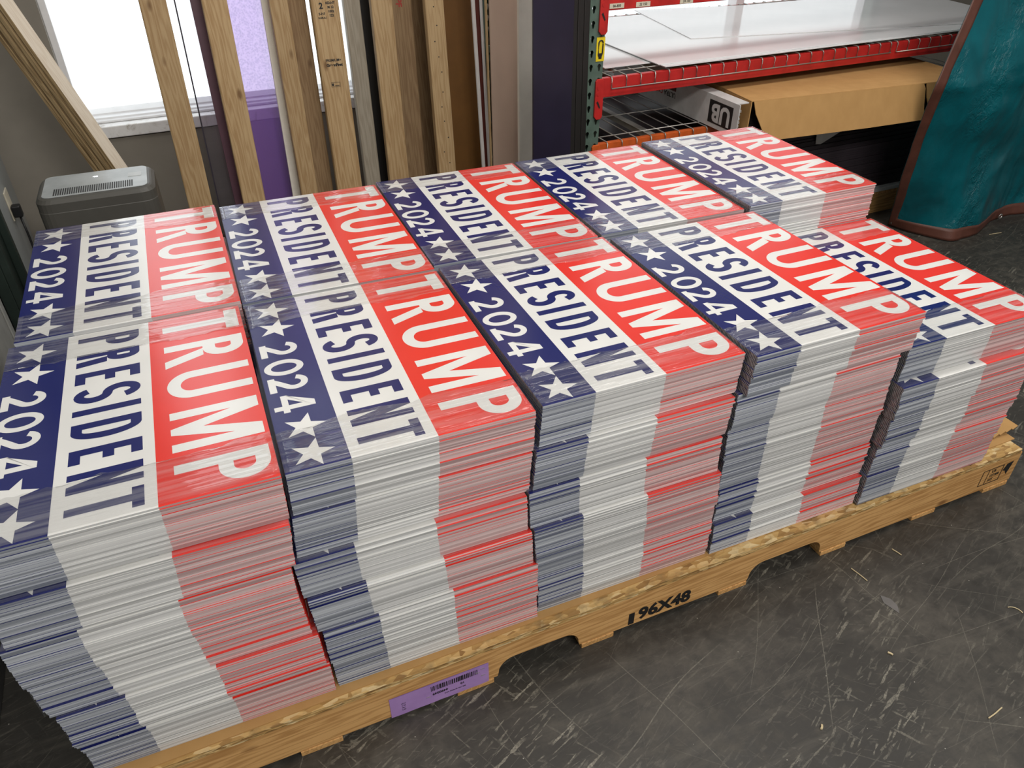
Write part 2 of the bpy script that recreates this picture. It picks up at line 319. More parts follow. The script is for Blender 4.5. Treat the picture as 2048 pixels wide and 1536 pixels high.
# ------------------------------------------------------------------ geometry helpers
class MB:
    def __init__(s): s.v = []; s.f = []; s.mi = []; s.mats = []
    def m(s, k):
        if k not in s.mats: s.mats.append(k)
        return s.mats.index(k)
    def face(s, pts, k, up=None):
        pts = [Vector(p) for p in pts]
        if up is not None:
            n = Vector((0, 0, 0))
            for i in range(len(pts)):
                a, b_ = pts[i], pts[(i + 1) % len(pts)]
                n += a.cross(b_)
            if n.dot(Vector(up)) < 0: pts.reverse()
        i0 = len(s.v); s.v += [tuple(p) for p in pts]; s.f.append(list(range(i0, i0 + len(pts)))); s.mi.append(s.m(k))
    def box(s, a, b_, k, mat=None):
        x0, y0, z0 = a; x1, y1, z1 = b_
        c = [(x0, y0, z0), (x1, y0, z0), (x1, y1, z0), (x0, y1, z0), (x0, y0, z1), (x1, y0, z1), (x1, y1, z1), (x0, y1, z1)]
        if mat is not None: c = [tuple(mat @ Vector(p)) for p in c]
        i = len(s.v); s.v += c
        for q in ((3, 2, 1, 0), (4, 5, 6, 7), (0, 1, 5, 4), (1, 2, 6, 5), (2, 3, 7, 6), (3, 0, 4, 7)):
            s.f.append([i + j for j in q]); s.mi.append(s.m(k))
    def prism(s, poly, z0, z1, k, axis='z', mat=None):
        """extrude a 2-D polygon; axis z: (x,y)->z, axis y: (x,z)->y"""
        def P(p, t): 
            q = (p[0], p[1], t) if axis == 'z' else ((p[0], t, p[1]) if axis == 'y' else (t, p[0], p[1]))
            return tuple(mat @ Vector(q)) if mat is not None else q
        n = len(poly); i = len(s.v)
        s.v += [P(p, z0) for p in poly] + [P(p, z1) for p in poly]
        s.f.append(list(range(i + n - 1, i - 1, -1))); s.f.append(list(range(i + n, i + 2 * n)))
        s.mi += [s.m(k)] * 2
        for j in range(n):
            s.f.append([i + j, i + (j + 1) % n, i + n + (j + 1) % n, i + n + j]); s.mi.append(s.m(k))
    def tube(s, pts, r, k, n=6):
        pts = [Vector(p) for p in pts]; rings = []
        for i, p in enumerate(pts):
            d = (pts[min(i + 1, len(pts) - 1)] - pts[max(i - 1, 0)]).normalized()
            u = d.cross(Vector((0, 0, 1)))
            if u.length < 1e-3: u = d.cross(Vector((0, 1, 0)))
            u.normalize(); v_ = d.cross(u)
            i0 = len(s.v)
            for j in range(n):
                a = 2 * pi * j / n; s.v.append(tuple(p + (u * cos(a) + v_ * sin(a)) * r))
            rings.append(i0)
        for a, b_ in zip(rings, rings[1:]):
            for j in range(n):
                s.f.append([a + j, a + (j + 1) % n, b_ + (j + 1) % n, b_ + j]); s.mi.append(s.m(k))
        s.f.append([rings[0] + j for j in range(n)][::-1]); s.mi.append(s.m(k))
        s.f.append([rings[-1] + j for j in range(n)]); s.mi.append(s.m(k))
    def mesh(s, name):
        me = bpy.data.meshes.new(name); me.from_pydata(s.v, [], s.f)
        for k in s.mats: me.materials.append(M[k])
        for p, i in zip(me.polygons, s.mi): p.material_index = i
        bm = bmesh.new(); bm.from_mesh(me); bmesh.ops.recalc_face_normals(bm, faces=bm.faces) if s.closed else None; bm.to_mesh(me); bm.free()
        me.update(); return me
    closed = False
    def build(s, name, parent=None, bevel=0, seg=2, smooth=False, closed=True):
        s.closed = closed
        o = bpy.data.objects.new(name, s.mesh(name)); COL.objects.link(o)
        if parent is not None: o.parent = parent
        if bevel:
            bv = o.modifiers.new('edge_round', 'BEVEL'); bv.width = bevel; bv.segments = seg; bv.limit_method = 'ANGLE'; bv.angle_limit = radians(40)
        if smooth:
            for p in o.data.polygons: p.use_smooth = True
        return o
def tag(o, label=None, cat=None, group=None, kind=None):
    if label: o['label'] = label
    if cat: o['category'] = cat
    if group: o['group'] = group
    if kind: o['kind'] = kind
    return o
def empty(name, mat, label, cat, group=None):
    o = bpy.data.objects.new(name, None); COL.objects.link(o); o.empty_display_size = .05
    if isinstance(mat, Matrix): o.matrix_world = mat
    else: o.location = mat
    return tag(o, label, cat, group)
def rz(a, loc=(0, 0, 0)): return Matrix.Translation(Vector(loc)) @ Matrix.Rotation(a, 4, 'Z')
ROOM = math.atan(.033)

def text_mesh(txt, size, mk, name, parent, mat, bold=0.0, squash=1.0, center=True):
    c = bpy.data.curves.new(name, 'FONT'); c.body = txt; c.size = size; c.offset = bold; c.extrude = 0.0; c.resolution_u = 3
    if center: c.align_x = 'CENTER'; c.align_y = 'CENTER'
    t = bpy.data.objects.new('tmp', c); COL.objects.link(t)
    dg = bpy.context.evaluated_depsgraph_get(); dg.update()
    me = bpy.data.meshes.new_from_object(t.evaluated_get(dg)); me.name = name
    bpy.data.objects.remove(t); bpy.data.curves.remove(c)
    me.materials.clear(); me.materials.append(M[mk])
    o = bpy.data.objects.new(name, me); COL.objects.link(o); o.parent = parent
    o.matrix_local = mat @ Matrix.Diagonal((squash, 1, 1, 1))
    return o
def frame_mat(origin, right, up):
    r = Vector(right).normalized(); u = Vector(up); u = (u - r * u.dot(r)).normalized(); n = r.cross(u)
    return Matrix(((r.x, u.x, n.x, origin[0]), (r.y, u.y, n.y, origin[1]), (r.z, u.z, n.z, origin[2]), (0, 0, 0, 1)))

# ------------------------------------------------------------------ room shell
mb = MB(); mb.box((-3, -4, -.1), (9, 3.4, 0), 'floor'); tag(mb.build('floor'), kind='structure')
RM = rz(ROOM)                                       # the room is turned 1.9 degrees against the pallet
YB = 2.775; XL = -.150                              # back wall, left wall in room axes
WINS = [(.172, 1.45, .585, 3.05, ()), (2.20, 4.72, .70, 2.3, (1.50,))]     # x0, x1, z0, z1, mullions
mb = MB(); x = XL - .2
for wx0, wx1, wz0, wz1, _ in WINS:
    mb.box((x, YB, 0), (wx0, YB + .2, 3.6), 'wall'); mb.box((wx0, YB, 0), (wx1, YB + .2, wz0 - .06), 'wall'); mb.box((wx0, YB, wz1), (wx1, YB + .2, 3.6), 'wall'); x = wx1
mb.box((x, YB, 0), (7, YB + .2, 3.6), 'wall')
o = mb.build('wall_back'); o.matrix_world = RM; tag(o, kind='structure')
mb = MB(); mb.box((XL - .2, -3.8, 0), (XL, YB, 3.6), 'wall_left'); o = mb.build('wall_left'); o.matrix_world = RM; tag(o, kind='structure')
mb = MB(); mb.box((XL, -3.8, 0), (XL + .012, YB - .01, .10), 'base'); o = mb.build('baseboard_left', bevel=.004); o.matrix_world = RM; tag(o, kind='structure')
for wi, (wx0, wx1, wz0, wz1, mul) in enumerate(WINS):
    win = bpy.data.objects.new('window_%d' % (wi + 1), None); COL.objects.link(win); win.matrix_world = RM @ Matrix.Translation((wx0, YB, wz0)); tag(win, kind='structure')
    W_, H_ = wx1 - wx0, wz1 - wz0
    mb = MB()
    for a, b_ in (((0, .04, 0), (.028, .15, H_)), ((W_ - .04, .04, 0), (W_, .15, H_)), ((.04, .04, H_ - .045), (W_ - .04, .15, H_))): mb.box(a, b_, 'win_white')
    for m_ in mul: mb.box((m_ - .028, .05, .05), (m_ + .028, .15, H_ - .045), 'win_white')
    mb.prism([(.035, 0), (.15, 0), (.15, .046), (.118, .044), (.085, .030), (.080, .022), (.052, .020), (.046, .012), (.035, .010)], .04, W_ - .04, 'win_white', axis='x')
    tag(mb.build('window_frame', win, bevel=.003), kind='structure')
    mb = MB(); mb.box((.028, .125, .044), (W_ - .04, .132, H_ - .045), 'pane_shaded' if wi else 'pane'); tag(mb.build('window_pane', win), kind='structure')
    mb = MB(); mb.box((-.0, -.020, -.052), (W_ + .0, .15, -.001), 'marble'); tag(mb.build('window_sill', win, bevel=.004), kind='structure')
# steel channel post and pale panel along the left wall
mb = MB(); mb.box((XL + .013, 1.78, 0), (XL + .05, 2.0, 2.6), 'steel_green'); mb.box((XL + .05, 1.97, 0), (XL + .075, 2.0, 2.6), 'steel_green'); mb.box((XL + .05, 1.78, 0), (XL + .075, 1.80, 2.6), 'steel_green')
o = mb.build('steel_post', bevel=.003); o.matrix_world = RM; tag(o, 'dark green steel channel post standing against the left wall', 'post')
mb = MB(); mb.box((XL + .013, .9, .0), (XL + .030, 1.70, 1.0), 'greypanel'); mb.box((XL + .030, 1.64, .0), (XL + .036, 1.67, 1.0), 'greypanel')
o = mb.build('grey_board', bevel=.002); o.matrix_world = RM; tag(o, 'pale grey panel leaning on the left wall in front of the dark green post', 'panel')
# outlet, plug, cord
e = empty('wall_outlet', RM @ Matrix.Translation((XL, 2.56, .375)), 'cream wall outlet with a black plug low on the left wall', 'outlet')
mb = MB(); mb.box((0, -.04, -.06), (.006, .04, .06), 'label'); mb.build('cover_plate', e, bevel=.002)
e2 = empty('power_cord', RM @ Matrix.Translation((XL, 2.53, .36)), 'black power cord hanging from the plug at the left wall outlet', 'cord')
mb = MB(); mb.box((.008, -.018, -.03), (.042, .018, .02), 'black'); mb.build('plug', e2, bevel=.006)
mb = MB(); mb.tube([(.028, 0, -.028), (.032, -.01, -.1), (.035, -.03, -.2), (.05, -.05, -.3), (.10, -.08, -.352)], .0045, 'black', 8); mb.build('cable', e2, smooth=True)

# ------------------------------------------------------------------ the signs
SW, SL, ST = .4572, .6096, .00378          # 18 x 24 inch, 4 mm fluted plastic
HB, HR = .112, .2685                      # blue | white | red band borders
def glyphs(mb, z):
    dz = [0.0]
    def P(s, h): return (h, SL - s, z + dz[0])
    def poly(pts, k): mb.face([P(*p) for p in pts], k, up=(0, 0, 1))
    def rect(s0, h0, s1, h1, k): poly([(s0, h0), (s1, h0), (s1, h1), (s0, h1)], k)
    def arc(cs, ch, ro, po, ri, pi_, a0, a1, k, n=20):
        for i in range(n):
            a = radians(a0 + (a1 - a0) * i / n); b_ = radians(a0 + (a1 - a0) * (i + 1) / n)
            poly([(cs + ro * cos(a), ch + po * sin(a)), (cs + ro * cos(b_), ch + po * sin(b_)), (cs + ri * cos(b_), ch + pi_ * sin(b_)), (cs + ri * cos(a), ch + pi_ * sin(a))], k)
    def bowl(s0, s1, h0, h1, tv, th, k):   # right-hand D bowl from s0 to s1
        r = min((h1 - h0) / 2, (s1 - s0) * .75); rp = (h1 - h0) / 2; sc = s1 - r
        rect(s0, h1 - th, sc, h1, k); rect(s0, h0, sc, h0 + th, k)
        arc(sc, (h0 + h1) / 2, r, rp, r - tv, rp - th, -90, 90, k)
    def P_(s0, s1, b_, t, tv, th, k, mid=.53):
        rect(s0, b_, s0 + tv, t, k); bowl(s0 + tv, s1, b_ + (t - b_) * (1 - mid) - th * .0, t, tv, th, k)
    def R_(s0, s1, leg, b_, t, tv, th, k, mid=.50):
        P_(s0, s1, b_, t, tv, th, k, mid); hm = b_ + (t - b_) * (1 - mid)
        poly([(s0 + tv + (s1 - s0 - tv) * .16, hm - th * 0), (s0 + tv + (s1 - s0 - tv) * .16 + tv * 1.12, hm), (leg, b_), (leg - tv * 1.12, b_)], k)
    def E_(s0, s1, b_, t, tv, th, k):
        rect(s0, b_, s0 + tv, t, k); rect(s0 + tv, b_, s1, b_ + th, k); rect(s0 + tv, t - th, s1, t, k); m_ = (b_ + t) / 2 + .004; rect(s0 + tv, m_ - th / 2, s1 - (s1 - s0) * .1, m_ + th / 2, k)
    def stroke(pts, wd, k):
        pts = [Vector(p) for p in pts]; L, R = [], []
        for i, p in enumerate(pts):
            d = (pts[min(i + 1, len(pts) - 1)] - pts[max(i - 1, 0)]).normalized(); n = Vector((-d.y, d.x)); L.append(p + n * wd / 2); R.append(p - n * wd / 2)
        for i in range(len(pts) - 1): poly([L[i], L[i + 1], R[i + 1], R[i]], k)
    B, T = .2955, .4497; k = 'white'; tv = .0235; th = .0245
    rect(.0108, T - th - .002, .0885, T, k); rect(.0405, B, .0405 + tv, T - th - .002, k)                  # T
    R_(.1225, .1905, .2085, B, T, tv, th, k, .52)                                                       # R
    r = (.3243 - .2325) / 2; sc = .2325 + r; hc = B + .046                                               # U
    rect(.2325, hc, .2325 + tv, T, k); rect(.3243 - tv, hc, .3243, T, k); arc(sc, hc, r, .046, r - tv, .046 - th, 180, 360, k)
    a, b_ = .3635, .4822                                                                                # M
    c = (a + b_) / 2; y1 = T - .0994; yy = T - .049
    poly([(a, B), (a, T), (a + .033, T), (c, y1), (b_ - .033, T), (b_, T), (b_, B), (b_ - .0225, B), (b_ - .0225, yy), (c + .009, B), (c - .009, B), (a + .0225, yy), (a + .0225, B)], k)
    P_(.5172, .5915, B, T, tv, th, k, .55)                                                              # P
    B, T = .1318, .2490; k = 'navy'; tv = .0178; th = .0185
    P_(.0200, .0655, B, T, tv, th, k, .55)
    R_(.0872, .1300, .1370, B, T, tv, th, k, .52)
    E_(.1600, .2005, B, T, tv, th, k)
    s0, s1 = .2190, .2705; sc = (s0 + s1) / 2; q = (T - B) / 4; rx = (s1 - s0) / 2 - .009                # S
    pts = [(sc + rx * cos(radians(a)), T - .009 - (q - .0045) + (q - .0045) * sin(radians(a))) for a in range(15, 266, 14)]
    pts += [(sc + rx * cos(radians(a)), B + .009 + (q - .0045) + (q - .0045) * sin(radians(a))) for a in range(80, -166, -14)]
    stroke(pts, .0182, k)
    rect(.2893, B, .3073, T, k)
    rect(.3335, B, .3335 + tv, T, k); bowl(.3335 + tv, .3865, B, T, tv, th, k)
    E_(.4105, .4505, B, T, tv, th, k)
    a, b_ = .4755, .5260
    poly([(a, B), (a, T), (a + .020, T), (b_ - .0165, T - .0537), (b_ - .0165, T), (b_, T), (b_, B), (b_ - .020, B), (a + .0165, T - .0633), (a + .0165, B)], k)
    rect(.5440, T - th, .5945, T, k); rect(.5605, B, .5605 + tv, T - th, k)
    B, T = .0085, .0840; k = 'white'; tv = .0135
    def two(s0):
        s1 = s0 + .0495; sc = (s0 + s1) / 2 - .001; ry = .0195; rx = .0175
        pts = [(sc + rx * cos(radians(a)), T - tv / 2 - ry + ry * sin(radians(a))) for a in range(165, -41, -12)]
        pts += [(s0 + .020, B + tv + .006), (s0 + .0085, B + tv * .5)]
        stroke(pts, tv, k); dz[0] = 5e-5; rect(s0, B, s1, B + tv, k); dz[0] = 0
    two(.1880); two(.3185)
    arc(.2838, (B + T) / 2, .0283, .0388, .0283 - tv, .0388 - tv, 0, 360, k, 36)
    a = .3825                                                                                            # 4
    rect(a + .0335, B, a + .0335 + tv, T, k); dz[0] = 5e-5; rect(a, B + .0155, a + .0565, B + .0155 + .012, k); dz[0] = 1e-4
    poly([(a + .0305, T), (a + .0335 + tv, T), (a + .0335 + tv, T - .004), (a + .0145, B + .0275), (a, B + .0275), (a, B + .024)], k); dz[0] = 0
    for cs in (.0450, .1250, .4895, .5680):                                                              # stars
        ps = []
        for i in range(10):
            rr_ = .0400 if i % 2 == 0 else .0160; an = radians(90 + 36 * i); ps.append((cs + rr_ * cos(an), .0525 + rr_ * sin(an)))
        poly(ps, k)
        
def sign_mesh(name, printed):
    mb = MB()
    zt = ST
    for x0, x1, k, ke in ((0, HB, 'navy', 'edge_blue'), (HB, HR, 'white', 'edge_white'), (HR, SW, 'red', 'edge_red')):
        mb.face([(x0, 0, zt), (x1, 0, zt), (x1, SL, zt), (x0, SL, zt)], k)
        mb.face([(x0, SL, 0), (x1, SL, 0), (x1, 0, 0), (x0, 0, 0)], k)
        mb.face([(x0, 0, 0), (x1, 0, 0), (x1, 0, zt), (x0, 0, zt)], ke)
        mb.face([(x1, SL, 0), (x0, SL, 0), (x0, SL, zt), (x1, SL, zt)], ke)
    mb.face([(0, SL, 0), (0, 0, 0), (0, 0, zt), (0, SL, zt)], 'flute'); mb.face([(SW, 0, 0), (SW, SL, 0), (SW, SL, zt), (SW, 0, zt)], 'flute')
    if printed: glyphs(mb, zt + .00015)
    return mb.mesh(name)
ME_PRINT = sign_mesh('printed_sign', True)
ME_SIGN = sign_mesh('plain_sign', False)

def film_mesh(h, y0, y1, seed, loose=1.0):
    r = random.Random(seed); mb = MB(); ny = 26; rows = []
    g = .0007
    path = [(-g - .0006, z) for z in (0.002, h * .33, h * .66, h - .004)] + [(-g * .4, h - .001)]
    path += [(SW * t, h + .0004) for t in [i / 40 for i in range(0, 41)]] + [(SW + g * .4, h - .001)] + [(SW + g + .0006, z) for z in (h - .004, h * .66, h * .33, .002)]
    ph = [r.uniform(0, 6) for _ in range(8)]
    ja = [r.uniform(-.010, .010) for _ in path]; 
    for i in range(1, len(ja)): ja[i] = ja[i - 1] * .8 + ja[i] * .5
    for i, (x, z) in enumerate(path):
        row = []
        for j in range(ny + 1):
            t = j / ny; y = y0 + (y1 - y0) * t
            if j == ny or j == 0:
                inner = (j == ny and y1 < SL * .5) or (j == 0 and y0 > SL * .5)
                if inner: y += ja[i]
            wv = (sin(t * 37 + ph[0] + x * 4) + sin(t * 53 + ph[1] - x * 6) + sin(t * 19 + ph[2] + x * 2)) * .00019 + r.uniform(0, .00002)
            crump = loose * max(0, (x - SW * .86) / (SW * .14)) ** 2 * .0016 * r.random() + loose * max(0, (SW * .05 - x) / (SW * .05)) ** 2 * .0008 * r.random()
            if z > h: row.append((x, y, z + max(0, wv) * max(.15, loose) + crump + .0001))
            else: row.append((x - (wv + .0002 if x < 0 else -(wv + .0002)), y, z + (crump if z > h - .002 else 0)))
        rows.append(row)
    for a, b_ in zip(rows, rows[1:]):
        for j in range(ny): mb.face([a[j], b_[j], b_[j + 1], a[j + 1]], 'film')
    me = mb.mesh('stretch_film')
    bm = bmesh.new(); bm.from_mesh(me); bmesh.ops.remove_doubles(bm, verts=bm.verts, dist=1e-6); bm.to_mesh(me); bm.free()
    for p in me.polygons: p.use_smooth = True
    return me
BASE = .1475
NS = 25
HBUN = .0990
PITCH = (HBUN - .0011) / NS
FILMS = [(film_mesh(PITCH * NS, .004, .118, 10 + i, q), film_mesh(PITCH * NS, SL - .098, SL - .003, 20 + i, q)) for q in (0, 1) for i in range(4)]

ORD = ['topmost', 'second', 'third', 'fourth', 'fifth', 'bottom']
def build_stack(key, where, ztop, nb, top, ang, prof, angs=None):
    """top: front-left corner of the top bundle; prof: (dx, dy) corner of each bundle top, from the top down, plus the pallet level"""
    pitch = (ztop - BASE) / nb; sp = (pitch - .0012) / NS
    for b_ in range(nb):
        z0 = ztop - pitch * (b_ + 1)
        x0, y0 = prof[b_]; x1, y1 = prof[b_ + 1]
        a = ang if b_ == 0 else (angs[b_] if angs else rnd.uniform(-.0012, .0012))
        if b_ == 0: word = 'topmost in %s' % where
        elif b_ == nb - 1: word = 'lowest in %s' % where
        else: word = '%s from the top in %s' % (ORD[b_], where)
        e = empty('sign_bundle', rz(a, (x0, y0, z0)), 'wrapped sign bundle, ' + word, 'sign bundle', 'film-wrapped bundles of signs stacked on the pallet')
        fi = rnd.randrange(4) + (4 if b_ == 0 else 0)
        walk = 0; hold = 0; off = 0
        lean = (x1 - x0) * .4, 0.0
        for i in range(NS):                                  # i = 0 is the lowest sign
            if i == NS - 1: jx = jy = 0; da = 0
            else:
                t = 1 - i / (NS - 1)
                if hold <= 0: off = rnd.choice([0, 0, 0, 0, .0006, -.0006, .0012, .002, -.0022]); hold = rnd.randint(2, 7)
                hold -= 1
                jx = lean[0] * t + rnd.gauss(0, .0005)
                jy = lean[1] * t + off + max(-.0012, min(.0012, rnd.gauss(0, .00035)))
                if rnd.random() < .05: jy -= rnd.uniform(.002, .005)
                da = rnd.gauss(0, .0005)
            o = bpy.data.objects.new('sign', ME_PRINT if i >= NS - 2 else ME_SIGN); COL.objects.link(o); o.parent = e
            o.matrix_local = rz(da, (jx, jy, i * sp))
        for me in FILMS[fi]:
            o = bpy.data.objects.new('film_band', me); COL.objects.link(o); o.parent = e; o.scale.z = sp / PITCH
def corner(cx, cy, a): return cx + cos(a) * -SW / 2 - sin(a) * -SL / 2, cy + sin(a) * -SW / 2 + cos(a) * -SL / 2
def rear(cx, cy, a, nb):
    c = corner(cx, cy, a); return c, [c] + [(c[0] + rnd.uniform(-.003, .003), c[1] + rnd.uniform(-.003, .004)) for _ in range(nb)]
def front(cx, cy, a, pr):
    c = corner(cx, cy, a); return c, [c] + pr
c, p = front(.3235, .3081, .0045, [(.091, -.011), (.076, -.014), (.078, -.008), (.0935, -.014), (.102, -.010), (.1035, -.015)]); build_stack('F1', 'the front stack beside the left wall', .7465, 6, c, .0045, p)
c, p = front(.7906, .3197, -.004, [(.5545, .0115), (.538, -.002), (.547, -.009), (.560, -.013), (.565, -.003), (.570, .004)]); build_stack('F2', 'the front stack above the purple tag', .7348, 6, c, -.004, p)
c, p = front(1.2581, .3199, .0087, [(1.017, .003), (1.000, -.003), (1.009, -.012), (1.022, .002), (1.030, .006), (1.029, -.006)]); build_stack('F3', 'the front stack above the stencilled digits', .7421, 6, c, .0087, p)
c, p = front(1.7239, .2972, .0096, [(1.482, .003), (1.486, .016), (1.497, .020), (1.5015, .018), (1.496, .004), (1.495, .010)]); build_stack('F4', 'the taller front stack beside the short one', .7461, 6, c, .0096, p, [0, .011, -.010, -.002, .001, .004])
c, p = front(2.1929, .3107, -.002, [(1.957, -.018), (1.966, -.008), (1.971, .002), (1.962, -.004), (1.958, .010)]); build_stack('F5', 'the short front stack by the stamp', .6414, 5, c, -.002, p, [0, .002, 0, -.012, .003])
for (cx, cy, zt, a, wh) in ((.3258, .9382, .7457, .0105, 'the rear stack before the grey dehumidifier'), (.7908, .9361, .7378, -.0039, 'the rear stack before the lavender sheet'),
        (1.2545, .952, .7367, -.0095, 'the rear stack before the brown panel'), (1.7192, .9449, .7399, -.0055, 'the rear stack before the green upright'), (2.1872, .9292, .7508, -.0057, 'the rear stack before the cardboard box')):
    c, p = rear(cx, cy, a, 6); build_stack('R', wh, zt, 6, c, a, p)

# ------------------------------------------------------------------ pallet
PX0, PX1, PY0, PY1 = .105, 2.592, -.040, 1.236
PM = rz(.0140, (PX0, PY0, 0))
pal = empty('pallet', PM, 'long wooden pallet with flake board deck, under all the stacked signs', 'pallet')
PL = PX1 - PX0; PW = PY1 - PY0
def xl(x): return x - PX0
def arcpts(cx, cz, r, a0, a1, n=6): return [(cx + r * cos(radians(a0 + (a1 - a0) * i / n)), cz + r * sin(radians(a0 + (a1 - a0) * i / n))) for i in range(n + 1)]
def stringer(y0):
    zb, zt, nh = .0155, .126, .054
    poly = [(0, zb), (xl(.915), zb)] + [(xl(.918), zb + .012)] + arcpts(xl(.958), zb + .014, .040, 180, 90)[0:] 
    poly += arcpts(xl(1.085), zb + .014, .040, 90, 0) + [(xl(1.128), zb)]
    poly += [(xl(1.622), zb), (xl(1.625), zb + .012)] + arcpts(xl(1.665), zb + .014, .040, 180, 90) + arcpts(xl(1.820), zb + .014, .040, 90, 0) + [(xl(1.862), zb)]
    poly += [(PL, zb), (PL, zt), (0, zt)]
    mb = MB(); mb.prism(poly, 0, .038, 'pallet', axis='y')
    # put the grain along the board: mesh axis z = length
    R = Matrix(((0, 0, 1, 0), (0, 1, 0, 0), (-1, 0, 0, 0), (0, 0, 0, 1)))
    inv = R.inverted(); mb.v = [tuple(inv @ Vector(v)) for v in mb.v]
    o = mb.build('stringer', pal, bevel=.0015); o.matrix_local = Matrix.Translation((0, y0, 0)) @ R
    return o
st_front = stringer(0); stringer(PW * .33); stringer(PW * .66); stringer(PW - .038)
def board(name, mk, x0, x1, y0, y1, z0, z1, along='y'):
    mb = MB()
    if along == 'y':
        mb.box((0, 0, 0), (x1 - x0, z1 - z0, y1 - y0), mk); Rm = Matrix(((1, 0, 0, x0), (0, 0, 1, y0), (0, -1, 0, z1), (0, 0, 0, 1)))
    o = mb.build(name, pal, bevel=.001); o.matrix_local = Rm; return o
for a, b_ in ((.12, .21), (.46, .55), (.815, .905), (1.134, 1.222), (1.532, 1.62), (1.868, 1.955), (2.20, 2.29), (2.485, 2.585)):
    board('bottom_board', 'pallet', xl(a), xl(b_), -.002, PW, 0, .0152)
mb = MB(); mb.box((.004, -.002, .1262), (PL - .012, PW, .1425), 'osb'); mb.build('deck_board', pal, bevel=.001)
mb = MB(); mb.box((0, 0, 0), (2.47, 1.20, .0035), 'kraft'); o = mb.build('slip_sheet'); o.matrix_world = rz(.028, (.125, -.036, .1430)); tag(o, 'brown cardboard slip sheet lying on the pallet deck under the bundles', 'cardboard')
mb = MB(); n = 8
for i in range(n):
    x0, x1 = .20 * i / n, .20 * (i + 1) / n; f = lambda x: .0005 + .020 * max(0, x / .20 - .15) ** 1.5
    for lv in (0, .003): mb.face([(x0, 0, f(x0) + lv), (x1, .004, f(x1) + lv), (x1, .55, f(x1) + lv), (x0, .55, f(x0) + lv)], 'kraft', up=(0, 0, 1 if lv else -1))
    mb.face([(x0, 0, f(x0)), (x1, .004, f(x1)), (x1, .004, f(x1) + .003), (x0, 0, f(x0) + .003)], 'kraft', up=(0, -1, 0))
mb.face([(.20, .004, f(.20)), (.20, .55, f(.20)), (.20, .55, f(.20) + .003), (.20, .004, f(.20) + .003)], 'kraft', up=(1, 0, 0))
o = mb.build('cardboard_pad', closed=False); o.matrix_world = rz(.010, (2.428, .052, .1472)); tag(o, 'brown cardboard pad with curled corner at the right end of the pallet deck', 'cardboard')
# writing on the front stringer
FY = -.0006
Mf = lambda x, z: frame_mat((xl(x), FY, z), (1, 0, 0), (0, 0, 1))
text_mesh('96X48', .056, 'ink', 'stencil_marking', pal, Mf(1.365, .046), bold=.0026, squash=1.0)
mb = MB(); mb.box((xl(1.262), FY - .0002, .020), (xl(1.278), FY, .062), 'ink'); mb.build('ink_smudge', pal)
e = bpy.data.objects.new('inspection_stamp', None); COL.objects.link(e); e.parent = pal; e.location = (xl(2.447), FY, .038)
mb = MB()
for a, b_ in (((0, 0), (.085, .0025)), ((0, .058), (.085, .0605)), ((0, 0), (.0025, .06)), ((.0825, 0), (.085, .06)), ((.024, 0), (.026, .06))): mb.box((a[0], -.0002, a[1]), (b_[0], 0, b_[1]), 'ink')
mb.build('stamp_border', e)
mb = MB(); mb.prism([(.088, .034), (.10, .030), (.112, .012), (.118, .040), (.122, .062), (.098, .058)], -.0002, 0, 'ink', axis='y'); mb.build('stamp_mark', e)
for t, x, z, s in (('US', .047, .048, .015), ('127308', .054, .031, .013), ('HT', .046, .013, .015)): text_mesh(t, s, 'ink', 'stamp_text', e, frame_mat((x, -.0003, z), (1, 0, 0), (0, 0, 1)), bold=.0004)
# purple tag stapled to the stringer
tg = empty('barcode_tag', PM @ Matrix.Translation((.555, -.0012, -.004)), 'purple paper tag with upside-down barcode stapled to the pallet front', 'tag')
mb = MB(); nx = 14
for i in range(nx):
    def tp(j, z): return (.232 * j / nx, -.0006 - .0012 * abs(sin(j * .9)) * .6, z)
    mb.face([tp(i, .018), tp(i + 1, .018), tp(i + 1, .088), tp(i, .088)], 'purple', up=(0, -1, 0))
    mb.face([(.232 * i / nx, 0, .018), (.232 * (i + 1) / nx, 0, .018), (.232 * (i + 1) / nx, 0, .088), (.232 * i / nx, 0, .088)], 'purple', up=(0, 1, 0))
mb.build('paper', tg, closed=False)
mb = MB(); x = .094; rb = random.Random(3)
while x < .203:
    w_ = rb.choice([.0008, .0013, .0020, .0028]); mb.box((x, -.0018, .062), (x + w_, -.0015, .079), 'ink'); x += w_ + rb.choice([.0008, .0013, .002])
mb.build('barcode', tg)
inv = lambda x, z: frame_mat((x, -.0019, z), (-1, 0, 0), (0, 0, -1))
text_mesh('4490049', .0105, 'ink', 'tag_text', tg, inv(.115, .050), bold=.0003)
text_mesh('10', .010, 'ink', 'tag_text', tg, inv(.168, .052), bold=.0003)
text_mesh('SER 102 40 MAR 4412', .0055, 'ink', 'tag_text', tg, inv(.150, .038), bold=.0001)
for i, t in enumerate(('2134', '80 4', '104', '48 2')): text_mesh(t, .005, 'ink', 'tag_text', tg, inv(.030, .058 - .0075 * i), bold=.0001)
mb = MB()
for a, z in ((.212, .075), (.200, .066), (.213, .050), (.082, .045)): mb.box((a, -.0024, z), (a + .010, -.0015, z + .0012), 'wire')
mb.build('staple', tg)

